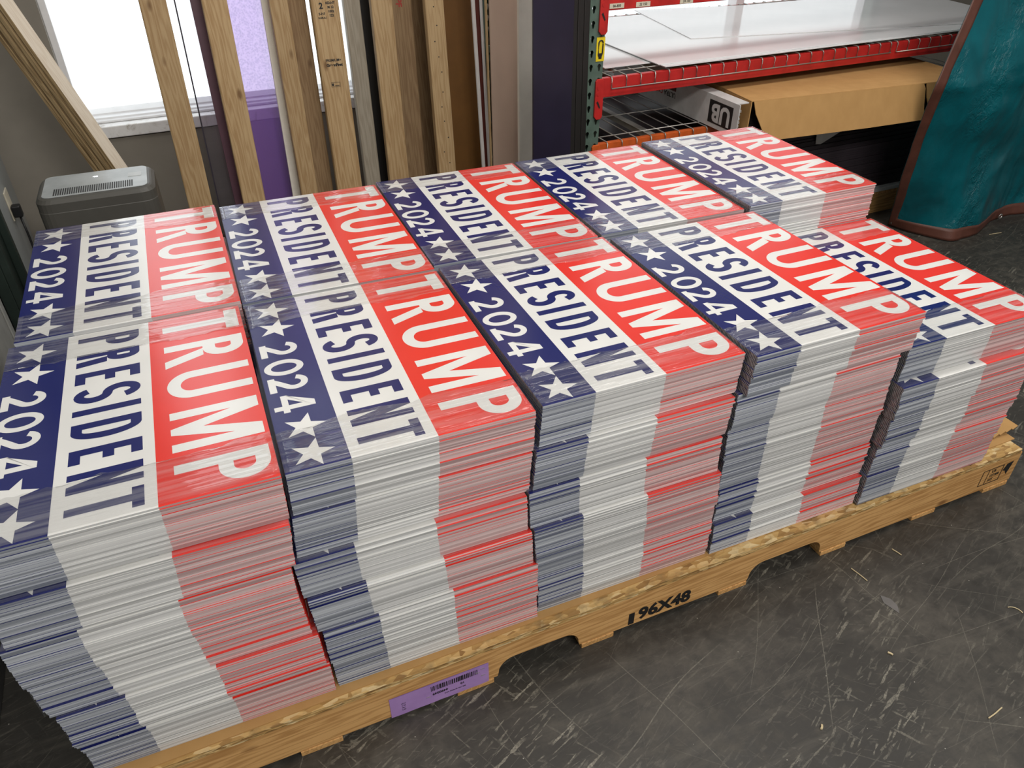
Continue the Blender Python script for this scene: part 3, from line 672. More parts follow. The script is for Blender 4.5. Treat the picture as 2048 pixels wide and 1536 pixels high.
# ------------------------------------------------------------------ leaning lumber and sheets
def leaner(name, mk, xL, xR, sl, yb, k, thick, length, label, cat, group=None, bevel=.002, slR=None, clip=0):
    """stands on the floor at y = yb + .033 x, leans back by k per metre and sideways by sl per metre"""
    xm = (xL + xR) / 2
    base = Vector((xm, yb + .033 * xm, 0))
    d = Vector((sl, k + .033 * sl, 1)).normalized(); right = Vector((1, .033, 0))
    right = (right - d * right.dot(d)).normalized(); back = d.cross(right)
    lift = max(0, -min((right * q).z for q in (-(xR - xL) / 2, (xR - xL) / 2))) + .0005
    mtx = Matrix(((right.x, back.x, d.x, base.x), (right.y, back.y, d.y, base.y), (right.z, back.z, d.z, base.z + lift), (0, 0, 0, 1)))
    e = empty(name, mtx, label, cat, group)
    h = (xR - xL) / 2; mb = MB(); 
    zl = -(back.z * thick) / d.z if back.z < 0 else 0
    mb.prism([(-h, 0), (h, 0), (h, thick), (-h, thick)], max(0, zl), length, mk, axis='z')
    o = mb.build('board' if 'lumber' in name or 'board' in name else 'panel', e, bevel=bevel)
    return e, o, h
def solid(*a, **k):
    e, o, h = leaner(*a, **k)
    o.parent = None; o.matrix_world = e.matrix_world.copy(); o.name = a[0]
    for q in ('label', 'category', 'group'):
        if q in e.keys(): o[q] = e[q]
    bpy.data.objects.remove(e); return o
G = 'lumber leaning on the back wall'
LB = .0045
solid('lumber', 'pine', .447, .541, .014, 2.20, .12, .038, 3.2, 'tan pine two-by-four with a dark split knot, leaning before the left of the window', 'lumber', G, bevel=LB)
e, o, h = leaner('acrylic_sheet', 'clear', .568, .64, .020, 2.36, .12, .006, 2.44, 'clear acrylic sheet with a dark edge between the pine board and the plum strip', 'sheet', 'plastic sheets leaning by the window', bevel=0)
mb = MB(); mb.box((-h - .006, -.002, .003), (-h - .0005, .008, 2.44), 'acryl_edge'); mb.build('sheet_edge', e)
solid('plastic_strip', 'plum', .634, .69, .006, 2.27, .12, .012, 2.44, 'plum purple plastic strip just left of the knotty pine board', 'strip', None, bevel=.001)
solid('lumber', 'pine', .662, .754, .015, 2.20, .12, .038, 3.2, 'knotty flat-sawn pine board between the plum strip and the lavender sheet', 'lumber', G, bevel=LB)
solid('acrylic_sheet', 'lavender', .725, .915, .018, 2.38, .12, .006, 2.44, 'translucent lavender acrylic sheet glowing in front of the window', 'sheet', 'plastic sheets leaning by the window', bevel=0)
solid('foam_board', 'cream', .876, .930, .026, 2.29, .12, .018, 2.44, 'narrow white foam board edge right beside the lavender sheet', 'board', None, bevel=.001)
solid('lumber', 'pine', .907, .979, .0155, 2.20, .12, .038, 3.2, 'yellowish pine two-by-four right of the white foam board edge', 'lumber', G, bevel=LB)
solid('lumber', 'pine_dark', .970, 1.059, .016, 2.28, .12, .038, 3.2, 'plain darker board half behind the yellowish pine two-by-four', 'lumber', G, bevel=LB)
e, o, h = leaner('lumber', 'pine', 1.064, 1.176, .016, 2.19, .12, .038, 3.2, 'round-edged pine board with black grade stamps, daylight on both sides', 'lumber', G, bevel=.009)
def ink(t, x, z, s, bold=.0004): text_mesh(t, s, 'ink', 'grade_stamp', e, frame_mat((x, -.0006, z), (1, 0, 0), (0, 0, 1)), bold=bold)
ink('2', -.018, 1.068, .030, .0012); ink('S-P-F', -.018, 1.040, .012); ink('0.I.M.A.1', -.016, 1.026, .010)
for i, t in enumerate(('KD-HT', 'M 12', '1002', '122')): ink(t, .020, 1.078 - .015 * i, .012, .0006)
ink('PREMIUM+', .003, .868, .0135); ink('GreenFirst', .005, .850, .0150, .0008)
mb = MB()
for a, b_ in (((-.02, .766), (.018, .767)), ((-.02, .783), (.018, .784)), ((-.02, .766), (-.019, .784)), ((.017, .766), (.018, .784)), ((-.017, .770), (-.009, .780)), ((-.004, .770), (.014, .7725))): mb.box((a[0], -.0007, a[1]), (b_[0], -.0002, b_[1]), 'ink')
mb.build('grade_stamp', e)
solid('lumber', 'pine_grey', 1.207, 1.275, .016, 2.25, .12, .038, 3.2, 'weathered grey board beside the black panel strip', 'lumber', G, bevel=LB)
solid('plastic_sheet', 'black', 1.278, 1.345, .0235, 2.34, .12, .012, 2.44, 'narrow black panel between the grey board and a tan board', 'panel', None, bevel=.001)
solid('lumber', 'pine', 1.301, 1.391, .019, 2.18, .12, .038, 3.2, 'tan pine board right of the narrow black panel', 'lumber', G, bevel=LB)
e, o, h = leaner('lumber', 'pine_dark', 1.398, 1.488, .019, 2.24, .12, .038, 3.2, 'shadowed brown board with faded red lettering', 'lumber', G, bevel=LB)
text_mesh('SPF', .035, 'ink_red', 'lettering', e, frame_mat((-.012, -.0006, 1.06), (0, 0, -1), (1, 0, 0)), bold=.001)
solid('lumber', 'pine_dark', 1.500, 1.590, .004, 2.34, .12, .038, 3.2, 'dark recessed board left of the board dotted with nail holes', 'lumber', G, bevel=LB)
e, o, h = leaner('lumber', 'pine', 1.517, 1.597, .009, 2.10, .12, .038, 3.2, 'pine board dotted with a column of nail holes, before the brown panel', 'lumber', G, bevel=LB)
mb = MB()
for i, (x, z) in enumerate(((.012, .42), (-.010, .47), (.014, .53), (.002, .60), (-.004, .66), (.006, .72), (.008, .80), (.0, .86), (-.012, .92), (.002, .98), (-.006, 1.05))):
    mb.prism([(x + .0028 * cos(a), z + .0028 * sin(a)) for a in [j * pi / 4 for j in range(8)]], -.0007, -.0002, 'ink', axis='y')
mb.build('nail_hole', e)['kind'] = 'stuff'
solid('plastic_sheet', 'amber', 1.575, 1.800, .012, 2.30, .12, .010, 2.44, 'wide rusty brown panel between the nail-holed board and the striped strips', 'panel', None, bevel=.001)
solid('trim_strip', 'whitestrip', 1.7285, 1.7425, -.006, 2.10, .10, .012, 2.44, 'thin white strip touching the brown panel', 'strip', 'thin trim strips leaning by the beige panel', bevel=.001)
solid('trim_strip', 'maroon', 1.743, 1.768, .001, 2.13, .10, .010, 2.44, 'thin maroon strip between two white strips', 'strip', 'thin trim strips leaning by the beige panel', bevel=.001)
solid('trim_strip', 'whitestrip', 1.7555, 1.7655, .004, 2.10, .10, .012, 2.44, 'thin white strip between the maroon and wooden strips', 'strip', 'thin trim strips leaning by the beige panel', bevel=.001)
solid('trim_strip', 'pine', 1.7355, 1.7430, .021, 2.035, .10, .012, 2.44, 'thin wooden strip along the left edge of the beige panel', 'strip', 'thin trim strips leaning by the beige panel', bevel=.001)
solid('plastic_sheet', 'beige', 1.7445, 1.90, .028, 2.03, .10, .010, 2.44, 'beige pink panel left of the upright white foam board', 'panel', None, bevel=.001)
solid('foam_board', 'cream', 1.814, 1.879, .0255, 1.90, .08, .018, 2.44, 'upright creamy white foam board left of the dark purple panel', 'board', None, bevel=.002)
solid('plastic_sheet', 'navypanel', 1.732, 1.893, -.0072, 1.56, .02, .010, 2.2, 'dark purple black sheet left of the black frame strips', 'sheet', None, bevel=.001)
for i, (xa, xb) in enumerate(((1.8965, 1.918), (1.9195, 1.945), (1.9465, 1.970))):
    solid('metal_frame_strip', 'frameblack', xa, xb, -.0105, 1.57 + .002 * i, .02, .02, 2.2, ['black frame strip touching the dark purple sheet', 'middle one of the three black frame strips', 'black frame strip next to the green rack upright'][i], 'frame strip', 'black frame strips beside the rack', bevel=.003)
# plywood strips leaning left against the wall behind the dehumidifier
d = Vector((-.318, 0, 1)).normalized(); nrm = Vector((d.z, 0, -d.x))       # nrm: broad face direction (right and up)
for i in range(4):
    th_ = radians(32); x_ = nrm * cos(th_) - Vector((0, 1, 0)) * sin(th_); y_ = Vector((0, 1, 0)) * cos(th_) + nrm * sin(th_)
    base = Vector((.398, 2.30, 0)) - x_ * (.0285 * i)
    base -= d * (base.z / d.z)
    mtx = Matrix(((x_.x, y_.x, d.x, base.x), (x_.y, y_.y, d.y, base.y), (x_.z, y_.z, d.z, base.z), (0, 0, 0, 1)))
    mb = MB(); t = .0165
    L = 1.72 - .05 * i; dz = .0065
    mb.prism([(-t, 0), (0, 0), (0, .062), (-t, .062)], .045, L, 'pine_pale' if i == 0 else 'ply_edge', axis='z')
    o = mb.build('plywood_strip', bevel=.001)
    o.data.materials.append(M['ply_edge'])
    if i == 0:
        for p in o.data.polygons:
            if abs(p.normal.y) > .8: p.material_index = 1
    o.matrix_world = mtx
    tag(o, ['pale-faced plywood strip, uppermost of the slanted ones behind the dehumidifier', 'second slanted plywood strip, right under the pale-faced one', 'third slanted plywood strip, counting down from the pale-faced one', 'lowest slanted plywood strip, nearest the left wall corner'][i], 'board', 'plywood strips slanting behind the dehumidifier')

# ------------------------------------------------------------------ dehumidifier
DZ = .668
dh = empty('dehumidifier', rz(.0, (.022, 1.684, 0)), 'dark grey dehumidifier with grille top and lit number, behind the signs', 'dehumidifier')
DW, DD = .362, .245
mb = MB(); 
def rrect(x0, y0, x1, y1, r, n=5):
    o_ = []
    for cx, cy, a0 in ((x1 - r, y1 - r, 0), (x0 + r, y1 - r, 90), (x0 + r, y0 + r, 180), (x1 - r, y0 + r, 270)): o_ += [(cx + r * cos(radians(a0 + 90 * i / n)), cy + r * sin(radians(a0 + 90 * i / n))) for i in range(n + 1)]
    return o_
prof = [(.012, .02), (.002, .04), (0, DZ - .045), (.001, DZ - .043), (.001, DZ - .014), (.010, DZ - .003), (.016, DZ)]
rings = []
for ins, z in prof: rings.append([(x, y, z) for x, y in rrect(ins, ins, DW - ins, DD - ins, .045 - ins * .5)])
for a, b_ in zip(rings, rings[1:]):
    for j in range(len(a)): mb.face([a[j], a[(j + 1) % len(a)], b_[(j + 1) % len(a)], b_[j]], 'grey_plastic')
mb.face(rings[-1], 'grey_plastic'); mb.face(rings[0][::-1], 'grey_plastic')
o = mb.build('housing', dh, closed=False)
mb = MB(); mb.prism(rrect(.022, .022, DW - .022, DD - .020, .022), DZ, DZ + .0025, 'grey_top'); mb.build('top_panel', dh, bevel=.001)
mb = MB()
for i in range(36): mb.box((.056 + i * .0067, .032, DZ + .0027), (.056 + i * .0067 + .0040, .092, DZ + .0032), 'vent')
mb.build('vent_grille', dh)
mb = MB(); mb.box((.280, .125, DZ + .0026), (.322, .165, DZ + .0032), 'sticker'); mb.build('sticker', dh)
text_mesh('40', .016, 'lit', 'display', dh, frame_mat((.178, .170, DZ + .0030), (1, 0, 0), (0, 1, 0)), bold=.0006)
mb = MB()
for x, y in ((.05, .05), (DW - .05, .05), (.05, DD - .05), (DW - .05, DD - .05)): mb.prism([(x + .014 * cos(a), y + .014 * sin(a)) for a in [j * pi / 6 for j in range(12)]], 0, .022, 'black')
mb.build('caster', dh)

# ------------------------------------------------------------------ pallet rack
RK = rz(ROOM, (1.977, 1.697, 0))
rk = empty('pallet_rack', RK, 'pallet rack with green uprights, red and orange beams', 'rack')
RW, RD = 2.60, 1.10
def upright_post(x0, y0, facing):
    """C post with real teardrop holes in its front face"""
    mb = MB(); pitch = .0508; nrow = 38; H = pitch * nrow; wdt = .068; zs = -.012
    for r_ in range(nrow):
        for c_ in range(2):
            cx0, cx1 = c_ * wdt / 2, (c_ + 1) * wdt / 2; z0 = r_ * pitch; z1 = z0 + pitch
            mx = (cx0 + cx1) / 2 + (.001 if c_ else -.001); mz = (z0 + z1) / 2 + .001
            hole = []
            for a in range(12):
                an = 2 * pi * a / 12 + pi / 12
                rx, rzz = .0085, .0120
                px, pz = rx * cos(an), rzz * sin(an)
                if pz < -.003: px *= .6; pz *= 1.35
                hole.append((mx + px, mz + pz))
            rect_ = []
            for a in range(12):
                an = 2 * pi * a / 12 + pi / 12; cx, cz = cos(an), sin(an)
                sx = (cx1 - mx) / cx if cx > 1e-6 else ((cx0 - mx) / cx if cx < -1e-6 else 1e9)
                sz = (z1 - mz) / cz if cz > 1e-6 else ((z0 - mz) / cz if cz < -1e-6 else 1e9)
                t = min(sx, sz); rect_.append((mx + cx * t, mz + cz * t))
            # snap in the rectangle corners
            for cxn, czn in ((cx0, z0), (cx1, z0), (cx0, z1), (cx1, z1)):
                j = min(range(12), key=lambda q: (rect_[q][0] - cxn) ** 2 + (rect_[q][1] - czn) ** 2); rect_[j] = (cxn, czn)
            for a in range(12):
                b_ = (a + 1) % 12
                mb.face([(rect_[a][0], 0, rect_[a][1]), (rect_[b_][0], 0, rect_[b_][1]), (hole[b_][0], 0, hole[b_][1]), (hole[a][0], 0, hole[a][1])], 'green')
                mb.face([(hole[a][0], 0, hole[a][1]), (hole[b_][0], 0, hole[b_][1]), (hole[b_][0], .003, hole[b_][1]), (hole[a][0], .003, hole[a][1])], 'green')
    mb.box((0, .0005, 0), (.003, .070, H), 'green'); mb.box((wdt - .003, .0005, 0), (wdt, .070, H), 'green')
    mb.box((0, .067, 0), (.018, .070, H), 'green'); mb.box((wdt - .018, .067, 0), (wdt, .070, H), 'green')
    o = mb.build('upright_post', rk, closed=False); o.location = (x0, y0, 0)
    if facing < 0: o.rotation_euler.z = pi; o.location.x += wdt
    return o
for x0 in (0, RW - .068):
    upright_post(x0, 0, 1); upright_post(x0, RD, -1)
    mb = MB()
    for z in (.20, .75, 1.30): mb.box((x0 + .020, .070, z), (x0 + .045, RD - .070, z + .03), 'green')
    for z in (.23, .78): mb.tube([(x0 + .032, .075, z), (x0 + .032, RD - .075, z + .5)], .012, 'green', 6)
    mb.build('brace', rk)
    for y in (0.0, RD - .1):
        mb = MB(); mb.box((x0 - .010, y - .02, 0), (x0 + .078, y + .10, .006), 'green'); mb.build('foot_plate', rk)
def beam(mk, z0, z1, y, step):
    mb = MB(); L = RW - .068; s = -1 if step > 0 else 1
    h = z1 - z0
    yy = lambda a: y + a if step > 0 else y - a
    pr = [(yy(0), z0), (yy(.042), z0), (yy(.042), z1 - .022), (yy(.022), z1 - .022), (yy(.022), z1), (yy(0), z1)]
    mb.prism(pr, .068, L, mk, axis='x')
    return mb.build('beam', rk, bevel=.002)
def hook(mk, x0, z0, z1, flip=False):
    e_ = MB(); w_ = .036
    e_.prism([(0, z0 + .012), (.010, z0), (w_ - .008, z0), (w_, z0 + .01), (w_, z1 - .006), (w_ - .006, z1), (.006, z1), (0, z1 - .008)], -.010, -.0008, mk, axis='y')
    o = e_.build('beam_connector', rk, bevel=.0015); o.location = (x0, 0, 0)
    mb = MB(); zm = (z0 + z1) / 2
    mb.prism([(.006, zm - .010), (.012, zm - .004), (.024, zm - .030), (.020, zm - .034)], -.0112, -.0102, 'ink', axis='y')
    for dz_ in (.045, .022): mb.prism([(.012 + .006 * cos(a), zm + dz_ + .008 * sin(a)) for a in [j * pi / 5 for j in range(10)]], -.0112, -.0102, 'rackred' if mk == 'rackred' else mk, axis='y')
    o2 = mb.build('safety_clip', o)
    return o
for mk, z0, z1 in (('rackorange', .515, .590), ('rackred', .772, .845), ('rackred', 1.083, 1.165)):
    beam(mk, z0, z1, .004, 1); beam(mk, z0, z1, RD - .004, -1)
    for x0 in (.037, RW - .068 - .005): hook(mk, x0, z0 - .078, z1 + .002)
mb = MB(); mb.box((.034, -.0022, .911), (.070, -.0007, .996), 'yellow'); ys = mb.build('dial_sticker', rk)
mb = MB(); pts = [(.052 + .009 * cos(a), -.0028, .975 + .010 * sin(a)) for a in [j * pi / 8 for j in range(0, 9)]] + [(.043, -.0028, .935), (.047, -.0028, .926), (.055, -.0028, .926), (.060, -.0028, .940), (.061, -.0028, .973)]
mb.tube(pts, .0028, 'ink', 6); mb.box((.045, -.0032, .920), (.058, -.0022, .940), 'ink'); mb.build('dial_print', ys)
for x0, z, t, wd_ in ((.082, 1.089, 'B6-800', .062), (.196, 1.087, '22 150', .062), (.392, 1.085, '24 150', .06), (.196, 1.122, '24 150', .062), (.315, 1.127, '26 150', .06)):
    mb = MB(); mb.box((x0, .0018, z), (x0 + wd_, .0032, z + .017), 'label'); lo = mb.build('shelf_label', rk)
    text_mesh(t, .012, 'ink', 'label_text', lo, frame_mat((x0 + wd_ / 2, .0012, z + .0085), (1, 0, 0), (0, 0, 1)), bold=.0002)

def deck(name, x0, x1, ztop, label, n, group):
    e = empty('wire_deck', RK @ Matrix.Translation((x0, 0, ztop)), label, 'wire deck', group)
    W2 = x1 - x0; r_ = .0024; mb = MB()
    for i in range(n):
        x = .012 + (W2 - .024) * i / (n - 1)
        mb.tube([(x, -.0035, -.040), (x, -.0035, -.004), (x, .002, .0022), (x, RD - .004, .0022), (x, RD + .0035, -.004), (x, RD + .0035, -.040)], r_, 'wire', 6)
    for y, z in [(-.0080, -.040)] + [(q, .0068) for q in (.06, .30, .56, .82, 1.04)] + [(RD + .008, -.04)]:
        mb.tube([(.010, y, z), (W2 - .010, y, z)], r_, 'wire', 6)
    mb.build('wire_mesh', e, smooth=True)
    mb = MB()
    for q in (.2, .5, .8): mb.box((W2 * q - .018, .030, -.022), (W2 * q + .018, RD - .03, -.0015), 'wire')
    mb.build('support_channel', e)
    return e
deck('wire_deck', .10, 1.585, .8455, 'wire deck on the red middle beams at the green upright end', 23, 'wire decks on the rack')
deck('wire_deck', 1.60, RW - .09, .8455, 'wire deck on the red middle beams at the tarp end', 14, 'wire decks on the rack')
deck('wire_deck', .10, 1.32, .5905, 'wire deck on the orange beams at the green upright end', 18, 'wire decks on the rack')
deck('wire_deck', 1.335, RW - .09, .5905, 'wire deck on the orange beams beneath the cardboard box', 17, 'wire decks on the rack')
# glossy white sheets on the middle shelf
def sheet(ang, x, y, w_, d_, z, label, sag=0.0, t=.0028):
    mb = MB(); nx, ny = 24, 10
    def zz(i, j): return sag * (sin(i * .33 + j * .2) * .5 + .5) * (1 - j / ny)
    for lvl in (0, 1):
        for i in range(nx):
            for j in range(ny):
                q = [(i, j), (i + 1, j), (i + 1, j + 1), (i, j + 1)]
                mb.face([(w_ * a / nx, d_ * b_ / ny, zz(a, b_) + lvl * t) for a, b_ in q], 'sheet', up=(0, 0, 1 if lvl else -1))
    for i in range(nx):
        for j, s_ in ((0, -1), (ny, 1)): mb.face([(w_ * i / nx, d_ * j / ny, zz(i, j)), (w_ * (i + 1) / nx, d_ * j / ny, zz(i + 1, j)), (w_ * (i + 1) / nx, d_ * j / ny, zz(i + 1, j) + t), (w_ * i / nx, d_ * j / ny, zz(i, j) + t)], 'sheet', up=(0, s_, 0))
    for j in range(ny):
        for i, s_ in ((0, -1), (nx, 1)): mb.face([(w_ * i / nx, d_ * j / ny, zz(i, j)), (w_ * i / nx, d_ * (j + 1) / ny, zz(i, j + 1)), (w_ * i / nx, d_ * (j + 1) / ny, zz(i, j + 1) + t), (w_ * i / nx, d_ * j / ny, zz(i, j) + t)], 'sheet', up=(s_, 0, 0))
    o = mb.build('plastic_sheet', closed=False)
    bm = bmesh.new(); bm.from_mesh(o.data); bmesh.ops.remove_doubles(bm, verts=bm.verts, dist=1e-6); bm.to_mesh(o.data); bm.free()
    o.matrix_world = rz(ang, (x, y, z)); tag(o, label, 'sheet', 'white sheets on the rack shelf')
    return o
ZS = .8455 + .0095
sheet(ROOM, 2.110, 1.800, .80, .70, ZS, 'white sheet lowest on the rack shelf, its corner nearest the green upright')
sheet(ROOM + .004, 2.335, 1.712, 2.02, .92, ZS + .0032, 'wide white sheet, lower of the two bending along the red beam')
sheet(ROOM - .012, 2.322, 1.742, 2.0, .95, ZS + .0064, 'wide white sheet, upper of the two bending along the red beam')
sheet(ROOM - .20, 2.705, 2.095, 1.80, .72, ZS + .0096, 'bright white sheet turned askew on top of the rack shelf pile')

# white carton and open cardboard box on the orange beams
wb = empty('carton', rz(.03, (2.588, 1.530, .5995)), 'white carton with upside-down black logo beside the cardboard box', 'box')
mb = MB(); t = .004; D_ = .98; Hc = .130
mb.box((0, 0, 0), (.060, D_, t), 'whitebox'); mb.box((0, 0, t), (t, D_, Hc), 'whitebox'); mb.box((t, D_ - t, t), (.06, D_, Hc), 'whitebox'); mb.box((t, .02, Hc - t), (.06, D_, Hc), 'whitebox')
for i in range(7): mb.box((.0008 * i, -.006 + .001 * (i % 3), .012 + .015 * i), (t, 0, .022 + .015 * i), 'whitebox')
mb.build('carton_body', wb)
mb = MB(); mb.box((-.0008, .036, .018), (-.0001, .192, .110), 'ink'); lg = mb.build('logo_panel', wb)
text_mesh('UB', .098, 'whitebox', 'logo_text', lg, frame_mat((-.0012, .110, .066), (0, 1, 0), (0, 0, -1)), bold=.004, squash=.98)
mb = MB(); mb.box((-.0008, .44, .078), (-.0001, .60, .104), 'maroon'); l2 = mb.build('logo_panel', wb)
text_mesh('ULTRA', .030, 'ink', 'logo_text', wb, frame_mat((-.0012, .485, .060), (0, 1, 0), (0, 0, -1)), bold=.0008)
text_mesh('CAST', .030, 'ink_red', 'logo_text', wb, frame_mat((-.0012, .575, .060), (0, 1, 0), (0, 0, -1)), bold=.0008)
cb = empty('cardboard_box', rz(-.07, (2.662, 1.555, .5995)), 'open brown cardboard box with drooping front flap under the red beam', 'box')
mb = MB(); BW, BD, BH = 1.16, 1.0, .128; t = .005
mb.box((0, 0, 0), (BW, BD, t), 'kraft'); mb.box((0, 0, t), (t, BD, BH), 'kraft'); mb.box((BW - t, 0, t), (BW, BD, BH), 'kraft'); mb.box((t, BD - t, t), (BW - t, BD, BH), 'kraft'); mb.box((0, 0, BH), (BW, BD, BH + t), 'kraft')
mb.build('box_body', cb, bevel=.0015)
mb = MB(); FL = .158
fpts = [(.0, 0), (BW * .735, 0), (BW * .745, -.02), (BW * .755, -FL * .96), (BW * .5, -FL), (.07, -FL * 1.02), (.012, -.05)]
mb.prism(fpts, -.004, 0, 'kraft', axis='y'); o = mb.build('front_flap', cb); o.location = (.008, -.002, BH + .003); o.rotation_euler.x = radians(-12)
mb = MB(); mb.prism([(BW * .755, 0), (BW, 0), (BW, -FL), (BW * .80, -FL), (BW * .765, -.06)], -.004, 0, 'kraft', axis='y'); o = mb.build('front_flap', cb); o.location = (0, -.002, BH + .003); o.rotation_euler.x = radians(-12)
for i in range(9):
    mb = MB(); mb.box((0, 0, 0), (1.02, .93, .011), 'black'); o = mb.build('plastic_board'); o.matrix_world = rz(-.07, (2.676 + rnd.uniform(-.003, .003), 1.585 + rnd.uniform(-.004, .004), .6055 + i * .0118))
    tag(o, 'thin black board lying in the open cardboard box', 'board', 'black boards inside the cardboard box')
# dark sheets stacked on a small skid below
sk = empty('skid', rz(ROOM, (2.30, 1.70, 0)), 'low wooden skid under the dark glossy sheets, mostly behind the signs', 'skid')
for y in (0, .45, .9):
    mb = MB(); mb.box((0, 0, 0), (.10, .09, 1.62), 'pallet'); o = mb.build('runner', sk, bevel=.002); o.matrix_local = Matrix(((0, 0, 1, 0), (0, 1, 0, y), (-1, 0, 0, .10), (0, 0, 0, 1))) @ Matrix.Identity(4)
mb = MB(); mb.box((0, 0, .1005), (1.62, .99, .118), 'pallet'); mb.build('skid_top', sk, bevel=.002)
zz_ = .1185
hs = [('sheet', .020), ('sheet', .012)] + [('darksheet', .012)] * 29
for i, (mk, h) in enumerate(hs):
    mb = MB(); mb.box((0, 0, 0), (1.60, .98, h - .0006), mk); o = mb.build('plastic_board', bevel=.0008)
    o.matrix_world = rz(ROOM, (2.312 + rnd.uniform(-.004, .004), 1.705 + rnd.uniform(-.006, .006) - (.004 if i % 5 == 0 else 0), zz_)); zz_ += h
    tag(o, ['white board lowest in the pile on the skid', 'white board second from the bottom of the skid pile'][i] if i < 2 else 'dark glossy board in the pile on the skid', 'board', 'boards piled on the skid' if i < 2 else 'dark boards piled on the skid')
mb = MB(); mb.prism([(0, 0), (.02, -.008), (.035, .002), (.22, 0), (.16, -.03), (.10, -.055), (.05, -.075), (.02, -.07), (.015, -.03)], -.0012, 0, 'whitebox', axis='y'); o = mb.build('torn_paper')
o.matrix_world = rz(ROOM, (3.195, 1.7235, .506)); tag(o, 'torn white paper scrap hanging at the dark sheets under the box flap', 'paper')

# ------------------------------------------------------------------ tarp
tp_ = empty('tarp', (3.74, 1.64, 0), 'teal tarp with brown hem hanging down to the floor by the rack', 'tarp')
path = [(3.683, 1.589), (3.715, 1.47), (3.765, 1.395), (3.827, 1.317), (3.94, 1.325), (4.058, 1.359), (4.21, 1.405), (4.375, 1.448), (4.52, 1.43), (4.75, 1.40), (5.0, 1.42)]
def interp(s):
    n = len(path) - 1; t = s * n; i = min(int(t), n - 1); f_ = t - i
    p0, p1, p2, p3 = [Vector(path[max(0, min(n, i + q))]) for q in (-1, 0, 1, 2)]
    return .5 * ((2 * p1) + (-p0 + p2) * f_ + (2 * p0 - 5 * p1 + 4 * p2 - p3) * f_ ** 2 + (-p0 + 3 * p1 - 3 * p2 + p3) * f_ ** 3)
NX, NZ = 120, 100
from mathutils import noise as mnoise
def EDGE(z):
    T_ = TE
    for (z0, x0, y0), (z1, x1, y1) in zip(T_, T_[1:]):
        if z <= z1: t = (z - z0) / (z1 - z0); return x0 + (x1 - x0) * t, y0 + (y1 - y0) * t
    return T_[-1][1] + (z - T_[-1][0]) * .10, T_[-1][2] + (z - T_[-1][0]) * .05
TE = [(0, 3.683, 1.589), (.294, 3.553, 1.49), (.555, 3.482, 1.42), (.749, 3.447, 1.375), (.898, 3.50, 1.39), (1.064, 3.578, 1.43)]
grid = []
for j in range(NZ + 1):
    row = []; v_ = j / NZ; z = .006 + 2.25 * v_ ** 1.15
    for i in range(NX + 1):
        u = i / NX; p = interp(u)
        ex, ey = EDGE(z); flat = Vector((ex + 1.25 * u, ey - .04 * sin(pi * min(1, u * 1.6)) + .03 * u)); k_ = 1 - math.exp(-z * 2.4)
        e0 = Vector((ex - 3.683, ey - 1.589)) * (1 - min(1, u * 3) * .4); q = (p + e0) * (1 - k_) + flat * k_
        q.y += (.010 * sin(u * 23 + z * 3) + .008 * sin(u * 11 - z * 7 + 1) + .006 * sin(z * 16 + u * 5)) * min(1, u * 6)
        nv = lambda f_, sd: mnoise.noise(Vector((q.x * f_, z * f_ * .8, sd)))
        q.y += (.020 * nv(3.1, 1) + .012 * nv(8, 5) + .004 * nv(21, 9)) * min(1, .35 + u * 4)
        q.x += .006 * nv(9, 3) * min(1, u * 4)
        row.append((q.x - 3.74, q.y - 1.64, z))
    grid.append(row)
def tarp_piece(name, sel, mk, off=0.0, th=.0012):
    mb = MB()
    idx = {}
    for j in range(NZ):
        for i in range(NX):
            if sel(i, j): mb.face([(x, y + off, z) for x, y, z in (grid[j][i], grid[j][i + 1], grid[j + 1][i + 1], grid[j + 1][i])], mk)
    o = mb.build(name, tp_, closed=False, smooth=True)
    bm = bmesh.new(); bm.from_mesh(o.data); bmesh.ops.remove_doubles(bm, verts=bm.verts, dist=1e-6); bm.to_mesh(o.data); bm.free()
    sd = o.modifiers.new('thickness', 'SOLIDIFY'); sd.thickness = th
    return o
HEMJ, HEMI = 4, 5
tarp_piece('cloth', lambda i, j: True, 'tarp')
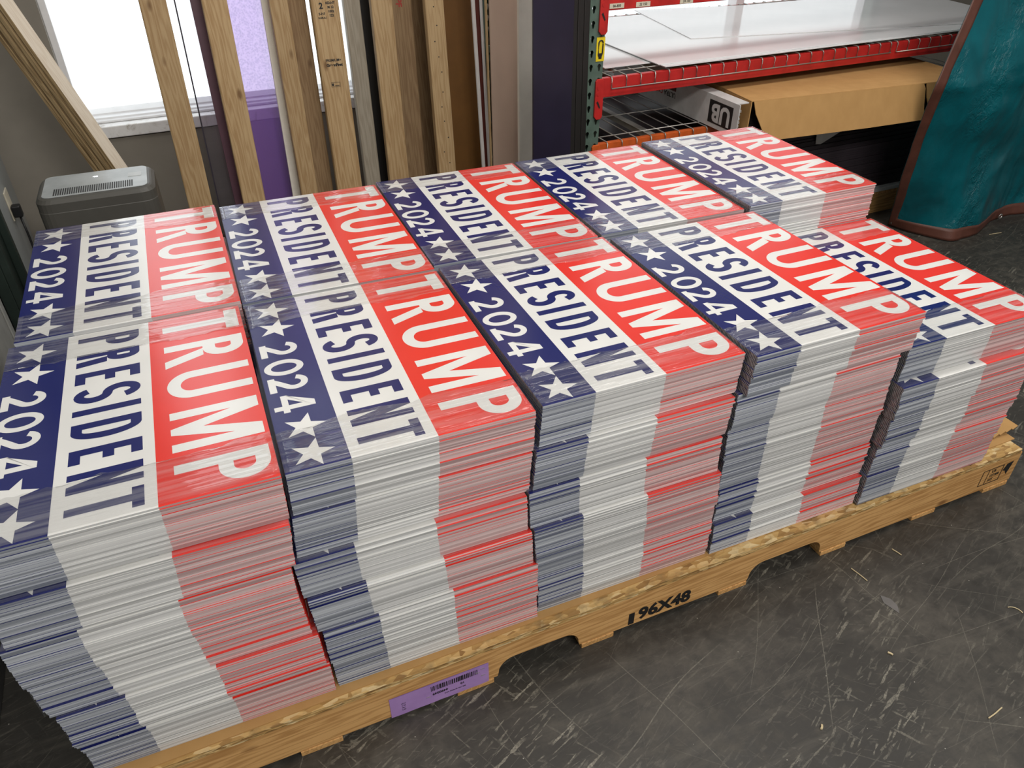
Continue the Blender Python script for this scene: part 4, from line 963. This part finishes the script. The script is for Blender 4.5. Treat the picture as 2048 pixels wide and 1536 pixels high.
tarp_piece('hem', lambda i, j: (i < HEMI or j < HEMJ), 'hem', -.0022, .0022)
for u_, z in ((.018, .03), (.62, .03), (.018, .62), (.018, 1.25)):
    p = interp(u_); mb = MB(); cx, cy = p.x - 3.74, p.y - 1.64 - .006
    mb.tube([(cx + .011 * cos(a), cy, z + .011 * sin(a)) for a in [j * pi / 6 for j in range(13)]], .003, 'brass', 6); mb.build('grommet', tp_, smooth=True)

# ------------------------------------------------------------------ bits on the floor
bits = [((1.919, -.110), 100, .050, 'straw-like wood splinter on the floor, the longest one below the pallet feet', 'straw'), ((2.071, -.088), 105, .028, 'small wood chip on the floor close to the pallet front', 'straw'),
        ((1.914, -.535), 8, .050, 'wood splinter lying alone on the bare floor, far in front of the pallet', 'straw'), ((1.813, -.327), 120, .012, 'stubby wood chip in the middle of the open floor', 'straw'),
        ((4.101, 1.308), -6, .075, 'pale wood splinter on the floor below the tarp hem', 'straw'), ((1.532, -.412), 40, .012, 'tiny wood crumb on the floor among the scratches', 'straw')]
for (x, y), a, L, lab, mk in bits:
    mb = MB(); n = 8; pts = [(-L / 2 + L * i / n, .0004 * sin(i * .8 + x), .0016) for i in range(n + 1)]
    mb.tube(pts, .0014 if L > .02 else .0025, mk, 5); o = mb.build('wood_splinter'); o.matrix_world = rz(radians(a), (x, y, .0012)); tag(o, lab, 'wood splinter', 'splinters on the floor')
mb = MB(); pts = [(.022 * cos(a), .022 * sin(a), .0012) for a in [radians(q) for q in range(-30, 80, 11)]]; mb.tube(pts, .0012, 'straw', 5); o = mb.build('string_bit'); o.matrix_world = rz(.3, (2.19, -.36, .0008)); tag(o, 'curled white string bit on the floor right of the pallet', 'string')
mb = MB(); mb.prism([(-.008, -.03), (.010, -.012), (.014, .01), (.002, .032), (-.012, .012)], 0, .0012, 'clearbit'); o = mb.build('plastic_scrap'); o.matrix_world = rz(.2, (1.925, -.215, .0002)); tag(o, 'smoky clear plastic scrap on the floor next to the longest splinter', 'plastic scrap')
